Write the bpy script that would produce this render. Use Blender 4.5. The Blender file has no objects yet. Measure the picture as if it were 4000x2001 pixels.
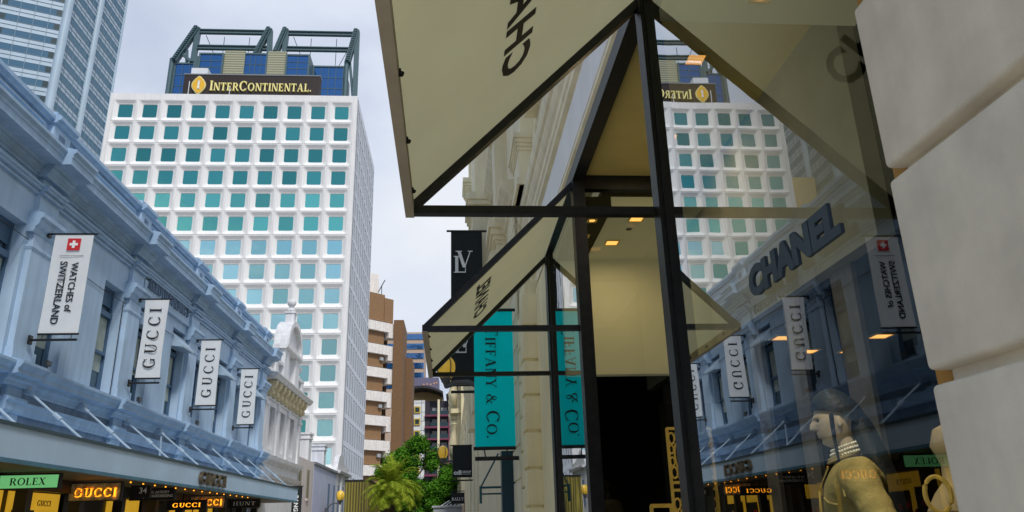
import bpy, bmesh, math, random
from mathutils import Vector, Matrix
R = math.radians
random.seed(7)
sc = bpy.context.scene
C = sc.collection
ROT = 0.5            # the right-hand terrace stands half a degree off the street axis
GZ = -1.6            # pavement level (the eye is at z = 0)

# ------------------------------------------------------------------ materials
MATS = {}
def mat(name, col, rough=0.7, metal=0.0, var=0.12, scale=3.0, bump=0.0, bscale=25.0, emit=None, spec=0.4, streak=0.0):
    m = bpy.data.materials.new(name); m.use_nodes = True
    nt = m.node_tree; N = nt.nodes; L = nt.links
    b = N['Principled BSDF']
    b.inputs['Roughness'].default_value = rough
    b.inputs['Metallic'].default_value = metal
    b.inputs['Specular IOR Level'].default_value = spec
    tc = N.new('ShaderNodeTexCoord')
    nz = N.new('ShaderNodeTexNoise'); nz.inputs['Scale'].default_value = scale; nz.inputs['Detail'].default_value = 6
    L.new(tc.outputs['Object'], nz.inputs['Vector'])
    rp = N.new('ShaderNodeValToRGB')
    rp.color_ramp.elements[0].position = 0.3; rp.color_ramp.elements[1].position = 0.7
    a = [max(0, c*(1-var)) for c in col]; z = [min(1, c*(1+var)) for c in col]
    rp.color_ramp.elements[0].color = (*a, 1); rp.color_ramp.elements[1].color = (*z, 1)
    L.new(nz.outputs['Fac'], rp.inputs['Fac'])
    out = rp.outputs['Color']
    if streak:
        mp = N.new('ShaderNodeMapping'); mp.inputs['Scale'].default_value = (2.2, 2.2, 0.16)
        L.new(tc.outputs['Object'], mp.inputs['Vector'])
        n2 = N.new('ShaderNodeTexNoise'); n2.inputs['Scale'].default_value = 2.5; n2.inputs['Detail'].default_value = 8
        L.new(mp.outputs['Vector'], n2.inputs['Vector'])
        r2 = N.new('ShaderNodeValToRGB'); r2.color_ramp.elements[0].position = 0.38; r2.color_ramp.elements[1].position = 0.62
        r2.color_ramp.elements[0].color = (1-streak, 1-streak, 1-streak*0.9, 1); r2.color_ramp.elements[1].color = (1, 1, 1, 1)
        L.new(n2.outputs['Fac'], r2.inputs['Fac'])
        mx = N.new('ShaderNodeMixRGB'); mx.blend_type = 'MULTIPLY'; mx.inputs['Fac'].default_value = 1
        L.new(out, mx.inputs['Color1']); L.new(r2.outputs['Color'], mx.inputs['Color2']); out = mx.outputs['Color']
    L.new(out, b.inputs['Base Color'])
    if bump:
        n3 = N.new('ShaderNodeTexNoise'); n3.inputs['Scale'].default_value = bscale; n3.inputs['Detail'].default_value = 5
        L.new(tc.outputs['Object'], n3.inputs['Vector'])
        bp = N.new('ShaderNodeBump'); bp.inputs['Strength'].default_value = bump; bp.inputs['Distance'].default_value = 0.02
        L.new(n3.outputs['Fac'], bp.inputs['Height']); L.new(bp.outputs['Normal'], b.inputs['Normal'])
    if emit:
        b.inputs['Emission Color'].default_value = (*emit[:3], 1); b.inputs['Emission Strength'].default_value = emit[3]
    MATS[name] = m
    return m
def glass(name, tint, refl, rough=0.0, base=None, wob=0.0, curve=None, vary=0.0):
    """mirror-like pane: part reflection, part see-through (or part dark body when base is given)"""
    m = bpy.data.materials.new(name); m.use_nodes = True
    nt = m.node_tree; N = nt.nodes; L = nt.links
    for n in list(N): N.remove(n)
    o = N.new('ShaderNodeOutputMaterial'); mx = N.new('ShaderNodeMixShader')
    g = N.new('ShaderNodeBsdfGlossy'); g.inputs['Roughness'].default_value = rough; g.inputs['Color'].default_value = (*tint, 1)
    if base: t = N.new('ShaderNodeBsdfDiffuse'); t.inputs['Color'].default_value = (*base, 1)
    else: t = N.new('ShaderNodeBsdfTransparent'); t.inputs['Color'].default_value = (0.86, 0.92, 0.88, 1)
    fr = N.new('ShaderNodeLayerWeight'); fr.inputs['Blend'].default_value = 0.35
    mr = N.new('ShaderNodeMapRange'); mr.inputs['To Min'].default_value = refl; mr.inputs['To Max'].default_value = min(1, refl+0.25)
    L.new(fr.outputs['Fresnel'], mr.inputs['Value']); L.new(mr.outputs['Result'], mx.inputs['Fac'])
    if curve:                       # double glazing: reflectance climbs towards grazing view
        fr.inputs['Blend'].default_value = 0.5; L.new(fr.outputs['Facing'], mr.inputs['Value'])
        for k_, v_ in zip(('From Min', 'From Max', 'To Min', 'To Max'), curve): mr.inputs[k_].default_value = v_
    L.new(t.outputs[0], mx.inputs[1]); L.new(g.outputs[0], mx.inputs[2]); L.new(mx.outputs[0], o.inputs['Surface'])
    if vary:
        oi = N.new('ShaderNodeObjectInfo'); vr = N.new('ShaderNodeValToRGB')
        vr.color_ramp.elements[0].color = (*[c*(1-vary) for c in tint], 1); vr.color_ramp.elements[1].color = (*[min(1, c*(1+vary*0.6)) for c in tint], 1)
        L.new(oi.outputs['Random'], vr.inputs['Fac']); L.new(vr.outputs['Color'], g.inputs['Color'])
    if wob:
        tc = N.new('ShaderNodeTexCoord'); nz = N.new('ShaderNodeTexNoise'); nz.inputs['Scale'].default_value = 1.3
        if vary:
            gp = N.new('ShaderNodeNewGeometry'); L.new(gp.outputs['Position'], nz.inputs['Vector']); nz.inputs['Scale'].default_value = 0.35
        else: L.new(tc.outputs['Object'], nz.inputs['Vector'])
        bp = N.new('ShaderNodeBump'); bp.inputs['Strength'].default_value = wob; bp.inputs['Distance'].default_value = 0.05
        L.new(nz.outputs['Fac'], bp.inputs['Height']); L.new(bp.outputs['Normal'], g.inputs['Normal'])
    MATS[name] = m; return m
def fabric(name, col, trans, emitless=True):
    m = bpy.data.materials.new(name); m.use_nodes = True
    nt = m.node_tree; N = nt.nodes; L = nt.links
    for n in list(N): N.remove(n)
    o = N.new('ShaderNodeOutputMaterial'); mx = N.new('ShaderNodeMixShader'); mx.inputs['Fac'].default_value = trans
    d = N.new('ShaderNodeBsdfDiffuse'); t = N.new('ShaderNodeBsdfTranslucent')
    tc = N.new('ShaderNodeTexCoord'); nz = N.new('ShaderNodeTexNoise'); nz.inputs['Scale'].default_value = 2.5; nz.inputs['Detail'].default_value = 5
    L.new(tc.outputs['Object'], nz.inputs['Vector'])
    rp = N.new('ShaderNodeValToRGB'); rp.color_ramp.elements[0].color = (*[c*0.9 for c in col], 1); rp.color_ramp.elements[1].color = (*[min(1, c*1.06) for c in col], 1)
    L.new(nz.outputs['Fac'], rp.inputs['Fac']); L.new(rp.outputs['Color'], d.inputs['Color']); L.new(rp.outputs['Color'], t.inputs['Color'])
    wv = N.new('ShaderNodeTexNoise'); wv.inputs['Scale'].default_value = 160; L.new(tc.outputs['Object'], wv.inputs['Vector'])
    bp = N.new('ShaderNodeBump'); bp.inputs['Strength'].default_value = 0.08; L.new(wv.outputs['Fac'], bp.inputs['Height']); L.new(bp.outputs['Normal'], d.inputs['Normal'])
    L.new(d.outputs[0], mx.inputs[1]); L.new(t.outputs[0], mx.inputs[2]); L.new(mx.outputs[0], o.inputs['Surface'])
    MATS[name] = m; return m
def stripes(name, c1, c2, axis, freq, rough=0.6):
    m = mat(name, c1, rough); nt = m.node_tree; N = nt.nodes; L = nt.links
    tc = [n for n in N if n.type == 'TEX_COORD'][0]
    sx = N.new('ShaderNodeSeparateXYZ'); L.new(tc.outputs['Object'], sx.inputs[0])
    mu = N.new('ShaderNodeMath'); mu.operation = 'MULTIPLY'; mu.inputs[1].default_value = freq
    L.new(sx.outputs[axis], mu.inputs[0])
    f = N.new('ShaderNodeMath'); f.operation = 'PINGPONG'; f.inputs[1].default_value = 0.5; L.new(mu.outputs[0], f.inputs[0])
    r = N.new('ShaderNodeValToRGB'); r.color_ramp.elements[0].position = 0.15; r.color_ramp.elements[1].position = 0.35
    r.color_ramp.elements[0].color = (*c2, 1); r.color_ramp.elements[1].color = (*c1, 1)
    L.new(f.outputs[0], r.inputs['Fac']); L.new(r.outputs['Color'], N['Principled BSDF'].inputs['Base Color'])
    bp = N.new('ShaderNodeBump'); bp.inputs['Strength'].default_value = 0.5; bp.inputs['Distance'].default_value = 0.05
    L.new(f.outputs[0], bp.inputs['Height']); L.new(bp.outputs['Normal'], N['Principled BSDF'].inputs['Normal'])
    return m
def brickmat(name, c1, c2, mortar, scale, rough=0.85, bw=0.5, rh=0.25):
    m = mat(name, c1, rough); nt = m.node_tree; N = nt.nodes; L = nt.links
    tc = [n for n in N if n.type == 'TEX_COORD'][0]
    sx = N.new('ShaderNodeSeparateXYZ'); L.new(tc.outputs['Object'], sx.inputs[0])
    ad = N.new('ShaderNodeMath'); ad.operation = 'ADD'; L.new(sx.outputs[0], ad.inputs[0]); L.new(sx.outputs[1], ad.inputs[1])
    cb = N.new('ShaderNodeCombineXYZ'); L.new(ad.outputs[0], cb.inputs[0]); L.new(sx.outputs[2], cb.inputs[1])
    br = N.new('ShaderNodeTexBrick'); br.inputs['Scale'].default_value = scale
    br.inputs['Color1'].default_value = (*c1, 1); br.inputs['Color2'].default_value = (*c2, 1); br.inputs['Mortar'].default_value = (*mortar, 1)
    br.inputs['Mortar Size'].default_value = 0.015
    L.new(cb.outputs[0], br.inputs['Vector']); L.new(br.outputs['Color'], N['Principled BSDF'].inputs['Base Color'])
    return m

BLUE = mat('pale_blue_render', (0.42, 0.57, 0.74), 0.75, var=0.08, scale=1.2, bump=0.08, bscale=40, streak=0.10)
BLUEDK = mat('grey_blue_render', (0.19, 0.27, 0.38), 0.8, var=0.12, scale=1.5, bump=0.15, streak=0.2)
BLUETRIM = mat('blue_trim', (0.34, 0.49, 0.67), 0.6, var=0.12, scale=2, bump=0.08, streak=0.10)
TEALTRIM = mat('dark_teal_gutter', (0.035, 0.075, 0.10), 0.45)
CANOPY = mat('canopy_paint', (0.48, 0.65, 0.84), 0.45, var=0.07, scale=0.8, streak=0.03)
SASH = mat('sash_paint', (0.08, 0.15, 0.25), 0.45)
STEELBLUE = mat('painted_steel', (0.33, 0.44, 0.55), 0.45)
BLIND = mat('blind', (0.40, 0.46, 0.42), 0.9)
WINGL = glass('sash_glass', (0.75, 0.9, 0.95), 0.18, base=(0.015, 0.03, 0.04), wob=0.2)
BLACK = mat('black_metal', (0.012, 0.013, 0.013), 0.42, var=0.35, scale=20, bump=0.12, bscale=120)
BLACKM = mat('black_matt', (0.015, 0.015, 0.016), 0.7)
BANNERW = fabric('white_banner', (0.92, 0.94, 0.96), 0.42)
BANNERT = fabric('turquoise_banner', (0.005, 0.92, 0.97), 0.5)
BANNERK = fabric('charcoal_banner', (0.035, 0.04, 0.042), 0.1)
INK = mat('ink', (0.012, 0.014, 0.018), 0.6)
WHITEINK = mat('white_ink', (0.8, 0.82, 0.82), 0.6)
RED = mat('red_ink', (0.55, 0.02, 0.03), 0.6)
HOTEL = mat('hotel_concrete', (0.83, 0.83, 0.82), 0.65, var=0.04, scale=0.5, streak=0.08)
HOTELS = mat('hotel_side_concrete', (0.70, 0.73, 0.77), 0.7, var=0.03, scale=0.5)  # hotel concrete greyed and blued: the side's shade put into the colour
HGLASS = glass('hotel_glass_upper', (0.16, 0.55, 0.46), 0.74, base=(0.0, 0.07, 0.08), wob=0.35, vary=0.28)  # one glass; tint per floor stands in for the sky each row reflects
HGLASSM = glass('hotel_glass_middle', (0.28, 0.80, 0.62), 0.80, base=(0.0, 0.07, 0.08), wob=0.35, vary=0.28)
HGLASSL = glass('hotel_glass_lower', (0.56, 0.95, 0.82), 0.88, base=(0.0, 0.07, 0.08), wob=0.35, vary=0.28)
HGLASS2 = glass('crown_glass', (0.22, 0.42, 0.80), 0.40, base=(0.008, 0.05, 0.13), wob=0.1)
STEELG = mat('crown_steel', (0.07, 0.13, 0.15), 0.5)
LOUVRE = stripes('louvre_panel', (0.42, 0.42, 0.30), (0.20, 0.20, 0.12), 2, 2.2)
SIGNBR = stripes('brown_sign_ribs', (0.035, 0.022, 0.018), (0.012, 0.008, 0.007), 2, 5.5)
GOLDL = mat('pale_gold_letters', (0.80, 0.72, 0.30), 0.5, emit=(0.8, 0.72, 0.25, 0.12))
TOWP = mat('tower_panel', (0.40, 0.52, 0.62), 0.35, var=0.08, scale=0.2, spec=0.6)
TOWG = glass('tower_glass', (0.45, 0.65, 0.80), 0.14, base=(0.06, 0.13, 0.19))
TOWD = mat('tower_dark', (0.02, 0.05, 0.06), 0.3)
TOWL = mat('tower_joint', (0.22, 0.31, 0.37), 0.6)
TAN = mat('tan_stone', (0.62, 0.47, 0.22), 0.8)
BRICK = brickmat('brown_brick', (0.31, 0.18, 0.085), (0.25, 0.14, 0.065), (0.24, 0.17, 0.11), 1.6)
BRICK2 = brickmat('dark_brown_brick', (0.22, 0.12, 0.055), (0.18, 0.10, 0.045), (0.17, 0.11, 0.07), 1.6)
CONC = mat('balcony_concrete', (0.88, 0.84, 0.79), 0.8, streak=0.15)
PURPLE = mat('purple_grey_cladding', (0.15, 0.14, 0.22), 0.6)
DKCLAD = mat('dark_cladding', (0.035, 0.03, 0.045), 0.5)
MAROON = mat('maroon_slab', (0.20, 0.045, 0.09), 0.6)
WPANEL = mat('white_panel', (0.75, 0.77, 0.76), 0.5)
GOLDF = mat('gold_frame', (0.60, 0.42, 0.05), 0.4)
CREAM = mat('cream_stone', (0.88, 0.80, 0.56), 0.75, var=0.07, scale=2, bump=0.10, bscale=30, streak=0.10)
CREAM2 = mat('cream_painted_moulding', (0.95, 0.87, 0.62), 0.65, var=0.06, scale=2, bump=0.06, streak=0.12)
STONE = mat('grey_cream_stucco', (0.83, 0.77, 0.63), 0.85, var=0.10, scale=7, bump=0.22, bscale=260, streak=0.12)
WHITEST = mat('white_stucco', (0.72, 0.73, 0.74), 0.75, var=0.05, scale=1.5, bump=0.08, streak=0.18)
LILAC = mat('lilac_wall', (0.52, 0.56, 0.74), 0.8, var=0.05, scale=1.0, streak=0.1)
BEIGEW = mat('beige_wall', (0.62, 0.56, 0.54), 0.8, var=0.05, scale=1.0, streak=0.12)
YSTONE = mat('yellow_corbel', (0.66, 0.58, 0.36), 0.8, var=0.1, streak=0.15)
ROOFG = mat('grey_lead', (0.20, 0.22, 0.25), 0.6)
BLUEWIN = mat('blue_window_board', (0.03, 0.13, 0.20), 0.4)
AWN = fabric('cream_awning_sheet', (0.97, 0.82, 0.43), 0.66)
VAL = mat('awning_hem', (0.55, 0.49, 0.36), 0.8, bump=0.1, bscale=90)
SHOPGL = glass('shop_glass', (0.95, 0.98, 1.0), 0.44, curve=(0.55, 0.72, 0.11, 0.64), wob=0.02)
OLIVE = mat('olive_soffit', (0.80, 0.65, 0.22), 0.8, var=0.05)
INCREAM = mat('interior_cream', (0.55, 0.50, 0.33), 0.8, var=0.04, emit=(0.55, 0.5, 0.30, 0.10))  # faint glow added to the cream in place of interior light
CURT = mat('taupe_curtain', (0.16, 0.13, 0.09), 0.9, var=0.2, scale=5)
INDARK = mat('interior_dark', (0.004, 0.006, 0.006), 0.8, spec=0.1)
REVEAL = mat('bronze_jamb', (0.42, 0.22, 0.04), 0.5)  # brown strip: warm shade of the stone reveal put into its colour
LAMPON = mat('downlight_glow', (1, 0.6, 0.25), 0.5, emit=(1.0, 0.45, 0.10, 1.6))
GREYLET = mat('dark_sign_letter', (0.05, 0.075, 0.10), 0.6, spec=0.3)
GLOBE = mat('amber_globe', (0.78, 0.50, 0.06), 0.25, var=0.10, scale=6, emit=(0.9, 0.55, 0.05, 0.22), spec=0.6)
IRON = mat('grey_iron', (0.10, 0.105, 0.11), 0.45)
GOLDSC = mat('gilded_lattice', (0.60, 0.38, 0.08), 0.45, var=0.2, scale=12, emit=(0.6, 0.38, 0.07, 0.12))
ROLEXG = mat('green_lightbox', (0.25, 0.62, 0.28), 0.4, emit=(0.20, 0.68, 0.25, 0.55))
NEON = mat('neon_amber', (1, 0.5, 0.05), 0.5, emit=(1.0, 0.34, 0.012, 2.4))
MARBLE = mat('brown_marble', (0.38, 0.34, 0.20), 0.3, var=0.7, scale=7, spec=0.6)
SHOPY = mat('lit_shop_wall', (0.80, 0.50, 0.06), 0.6, var=0.15, emit=(0.95, 0.52, 0.03, 0.42))
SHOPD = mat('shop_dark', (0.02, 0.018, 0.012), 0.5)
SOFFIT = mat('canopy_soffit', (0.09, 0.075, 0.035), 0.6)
ASPH = mat('brick_paved_road', (0.30, 0.25, 0.20), 0.9, var=0.25, scale=4, bump=0.3, bscale=80)
PAVE = brickmat('paving', (0.52, 0.48, 0.42), (0.46, 0.43, 0.38), (0.28, 0.26, 0.23), 2.0)
GROUND = mat('ground_mat', (0.12, 0.12, 0.115), 0.95)
BARK = mat('bark', (0.07, 0.05, 0.035), 0.95, var=0.4, scale=8, bump=0.6, bscale=12)
YSLAT = stripes('yellow_slats', (0.34, 0.29, 0.06), (0.05, 0.05, 0.02), 0, 5.0)
SKINM = mat('mannequin_skin', (0.50, 0.40, 0.29), 0.45, var=0.03)
HAIRM = mat('black_hat_hair', (0.010, 0.014, 0.018), 0.6, bump=0.3, bscale=60)
JACKET = mat('tan_denim', (0.40, 0.31, 0.12), 0.9, var=0.22, scale=9, bump=1.0, bscale=11)
PEARL = mat('pearl', (0.70, 0.68, 0.60), 0.25)
GREYBOX = mat('grey_metal_box', (0.38, 0.40, 0.42), 0.5)
FROST = fabric('frosted', (0.7, 0.7, 0.7), 0.5)
def leafmat(name, a, b):
    m = bpy.data.materials.new(name); m.use_nodes = True
    nt = m.node_tree; N = nt.nodes; L = nt.links
    for n in list(N): N.remove(n)
    o = N.new('ShaderNodeOutputMaterial'); mx = N.new('ShaderNodeMixShader'); mx.inputs['Fac'].default_value = 0.35
    d = N.new('ShaderNodeBsdfDiffuse'); t = N.new('ShaderNodeBsdfTranslucent')
    g = N.new('ShaderNodeNewGeometry'); rp = N.new('ShaderNodeValToRGB')
    rp.color_ramp.elements[0].color = (*a, 1); rp.color_ramp.elements[1].color = (*b, 1)
    L.new(g.outputs['Random Per Island'], rp.inputs['Fac']); L.new(rp.outputs['Color'], d.inputs['Color']); L.new(rp.outputs['Color'], t.inputs['Color'])
    L.new(d.outputs[0], mx.inputs[1]); L.new(t.outputs[0], mx.inputs[2]); L.new(mx.outputs[0], o.inputs['Surface'])
    return m
LEAF = leafmat('leaf', (0.02, 0.09, 0.008), (0.17, 0.42, 0.04))
LEAFD = leafmat('leaf_dark', (0.015, 0.05, 0.015), (0.05, 0.13, 0.03))
FROND = leafmat('palm_frond', (0.10, 0.20, 0.012), (0.46, 0.52, 0.06))

# ------------------------------------------------------------------ mesh builder
class MB:
    def __init__(s): s.v = []; s.f = []; s.m = []; s.mats = []; s.smooth = []
    def mi(s, m):
        if m not in s.mats: s.mats.append(m)
        return s.mats.index(m)
    def add(s, vs, fs, m=None, smooth=False):
        o = len(s.v); s.v += [tuple(v) for v in vs]
        k = s.mi(m) if m else 0
        for f in fs: s.f.append([o+i for i in f]); s.m.append(k); s.smooth.append(smooth)
        return s
    def box(s, x0, x1, y0, y1, z0, z1, m=None):
        if x0 > x1: x0, x1 = x1, x0
        if y0 > y1: y0, y1 = y1, y0
        if z0 > z1: z0, z1 = z1, z0
        return s.add([(x0,y0,z0),(x1,y0,z0),(x1,y1,z0),(x0,y1,z0),(x0,y0,z1),(x1,y0,z1),(x1,y1,z1),(x0,y1,z1)],
              [(0,3,2,1),(4,5,6,7),(0,1,5,4),(1,2,6,5),(2,3,7,6),(3,0,4,7)], m)
    def bbox(s, x0, x1, y0, y1, z0, z1, bev, m=None, seg=3):
        bm = bmesh.new(); bmesh.ops.create_cube(bm, size=1)
        for v in bm.verts: v.co = Vector(((x0+x1)/2+v.co.x*abs(x1-x0), (y0+y1)/2+v.co.y*abs(y1-y0), (z0+z1)/2+v.co.z*abs(z1-z0)))
        bmesh.ops.bevel(bm, geom=bm.edges[:], offset=bev, segments=seg, profile=0.5, affect='EDGES')
        bm.verts.index_update(); k0 = len(s.smooth)
        s.add([v.co[:] for v in bm.verts], [[v.index for v in f.verts] for f in bm.faces], m, True)
        for i, f in enumerate(bm.faces):                     # the six broad faces stay flat
            if max(abs(c) for c in f.normal) > 0.999: s.smooth[k0+i] = False
        bm.free(); return s
    def prism(s, prof, a0, a1, axis='y', m=None, shift=(0, 0)):
        """closed profile (p,q): axis 'y' -> (x,z) swept in y; 'x' -> (y,z) swept in x; 'z' -> (x,y) swept in z"""
        n = len(prof); vs = []
        for a in (a0, a1):
            for p, q in prof:
                p += shift[0]; q += shift[1]
                vs.append((p, a, q) if axis == 'y' else (a, p, q) if axis == 'x' else (p, q, a))
        fs = [(i, (i+1) % n, n+(i+1) % n, n+i) for i in range(n)]
        fs += [tuple(range(n-1, -1, -1)), tuple(range(n, 2*n))]
        return s.add(vs, fs, m)
    def tube(s, pts, r, n=8, m=None, r2=None, cap=True):
        pts = [Vector(p) for p in pts]; k = len(pts); vs = []; fs = []
        for i, p in enumerate(pts):
            d = (pts[min(i+1, k-1)]-pts[max(i-1, 0)]).normalized()
            u = d.cross(Vector((0, 0, 1)) if abs(d.z) < 0.9 else Vector((1, 0, 0))).normalized(); w = d.cross(u)
            rr = r if r2 is None else r+(r2-r)*i/(k-1)
            for j in range(n):
                a = 2*math.pi*(j+0.5)/n; vs.append(p+u*math.cos(a)*rr+w*math.sin(a)*rr)
        for i in range(k-1):
            for j in range(n): fs.append((i*n+j, i*n+(j+1) % n, (i+1)*n+(j+1) % n, (i+1)*n+j))
        if cap: fs += [tuple(range(n-1, -1, -1)), tuple(range((k-1)*n, k*n))]
        return s.add(vs, fs, m, n > 4)
    def bar(s, p, q, w, m=None): return s.tube([p, q], w*0.7071, 4, m)
    def lathe(s, prof, c, n=16, m=None, sq=False):
        vs = []; fs = []; k = len(prof)
        for r, z in prof:
            for j in range(n):
                a = 2*math.pi*(j+0.5)/n; rr = r*(1.4142 if sq else 1)
                vs.append((c[0]+math.cos(a)*rr, c[1]+math.sin(a)*rr, c[2]+z))
        for i in range(k-1):
            for j in range(n): fs.append((i*n+j, i*n+(j+1) % n, (i+1)*n+(j+1) % n, (i+1)*n+j))
        fs += [tuple(range(n-1, -1, -1)), tuple(range((k-1)*n, k*n))]
        return s.add(vs, fs, m, not sq)
    def ball(s, c, r, m=None, sz=1.0, n=16):
        return s.lathe([(max(0.001, r*math.sin(math.pi*i/10)), -r*sz*math.cos(math.pi*i/10)) for i in range(11)], c, n, m)
    def build(s, name, m=None, parent=None, base=None, rot=0.0):
        me = bpy.data.meshes.new(name)
        off = Vector(base) if base else (Vector(parent['base']) if parent else Vector((0, 0, 0)))
        me.from_pydata([(v[0]-off.x, v[1]-off.y, v[2]-off.z) for v in s.v], [], s.f)
        ms = s.mats if s.mats else [m]
        for q in ms: me.materials.append(q)
        if s.mats: me.polygons.foreach_set('material_index', s.m)
        me.polygons.foreach_set('use_smooth', s.smooth)
        me.update()
        bm = bmesh.new(); bm.from_mesh(me); bmesh.ops.recalc_face_normals(bm, faces=bm.faces[:]); bm.to_mesh(me); bm.free()
        if any(s.smooth): me.set_sharp_from_angle(angle=R(40))
        o = bpy.data.objects.new(name, me); C.objects.link(o)
        if parent: o.parent = parent; o['base'] = tuple(off)
        else: o.location = Matrix.Rotation(R(rot), 3, 'Z') @ off; o.rotation_euler.z = R(rot); o['base'] = tuple(off)
        return o
def thing(name, label, cat, base=(0, 0, 0), rot=0.0, group=None):
    o = bpy.data.objects.new(name, None); C.objects.link(o); o.empty_display_size = 0.2
    o.location = Matrix.Rotation(R(rot), 3, 'Z') @ Vector(base); o.rotation_euler.z = R(rot); o['base'] = tuple(base)
    o['label'] = label; o['category'] = cat
    if group: o['group'] = group
    return o
def tag(o, label, cat, group=None):
    o['label'] = label; o['category'] = cat
    if group: o['group'] = group
    return o
def structure(o): o['kind'] = 'structure'; return o

# ------------------------------------------------------------------ lettering
def sans(text, size=1.0, bold=0.0, space=1.0):
    cu = bpy.data.curves.new('t', 'FONT'); cu.body = text; cu.size = size; cu.align_x = 'CENTER'; cu.align_y = 'CENTER'
    cu.offset = bold; cu.space_character = space; cu.resolution_u = 3
    o = bpy.data.objects.new('t', cu); C.objects.link(o)
    dg = bpy.context.evaluated_depsgraph_get(); me = bpy.data.meshes.new_from_object(o.evaluated_get(dg))
    vs = [(v.co.x, v.co.y) for v in me.vertices]; fs = [list(p.vertices) for p in me.polygons]
    bpy.data.objects.remove(o); bpy.data.curves.remove(cu); bpy.data.meshes.remove(me)
    # normalise: centre, cap height = size*0.7
    xs = [v[0] for v in vs]; ys = [v[1] for v in vs]; cx = (min(xs)+max(xs))/2; cy = (min(ys)+max(ys))/2
    return [([(x-cx, y-cy) for x, y in vs], fs)], max(xs)-min(xs), max(ys)-min(ys)
TH, TN, SF = 0.16, 0.07, 0.055
def _rect(x0, x1, y0, y1): return ([(x0, y0), (x1, y0), (x1, y1), (x0, y1)], [(0, 1, 2, 3)])
def _stem(x, w=TH, y0=0, y1=1, s=0.07, top=True, bot=True):
    r = [_rect(x, x+w, y0, y1)]
    if bot: r.append(_rect(x-s, x+w+s, y0, y0+SF))
    if top: r.append(_rect(x-s, x+w+s, y1-SF, y1))
    return r
def _arc(cx, cy, rx, ry, a0, a1, tv=TH, th=TN, n=22):
    o = []; i_ = []
    for k in range(n+1):
        a = R(a0+(a1-a0)*k/n); c, s_ = math.cos(a), math.sin(a)
        o.append((cx+rx*c, cy+ry*s_)); i_.append((cx+(rx-tv)*c, cy+(ry-th)*s_))
    return (o+i_, [(k, k+1, n+2+k, n+1+k) for k in range(n)])
def _diag(x0, y0, x1, y1, w): return ([(x0, y0), (x0+w, y0), (x1+w, y1), (x1, y1)], [(0, 1, 2, 3)])
def _ser(x0, x1, y): return _rect(x0, x1, y, y+SF)
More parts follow.
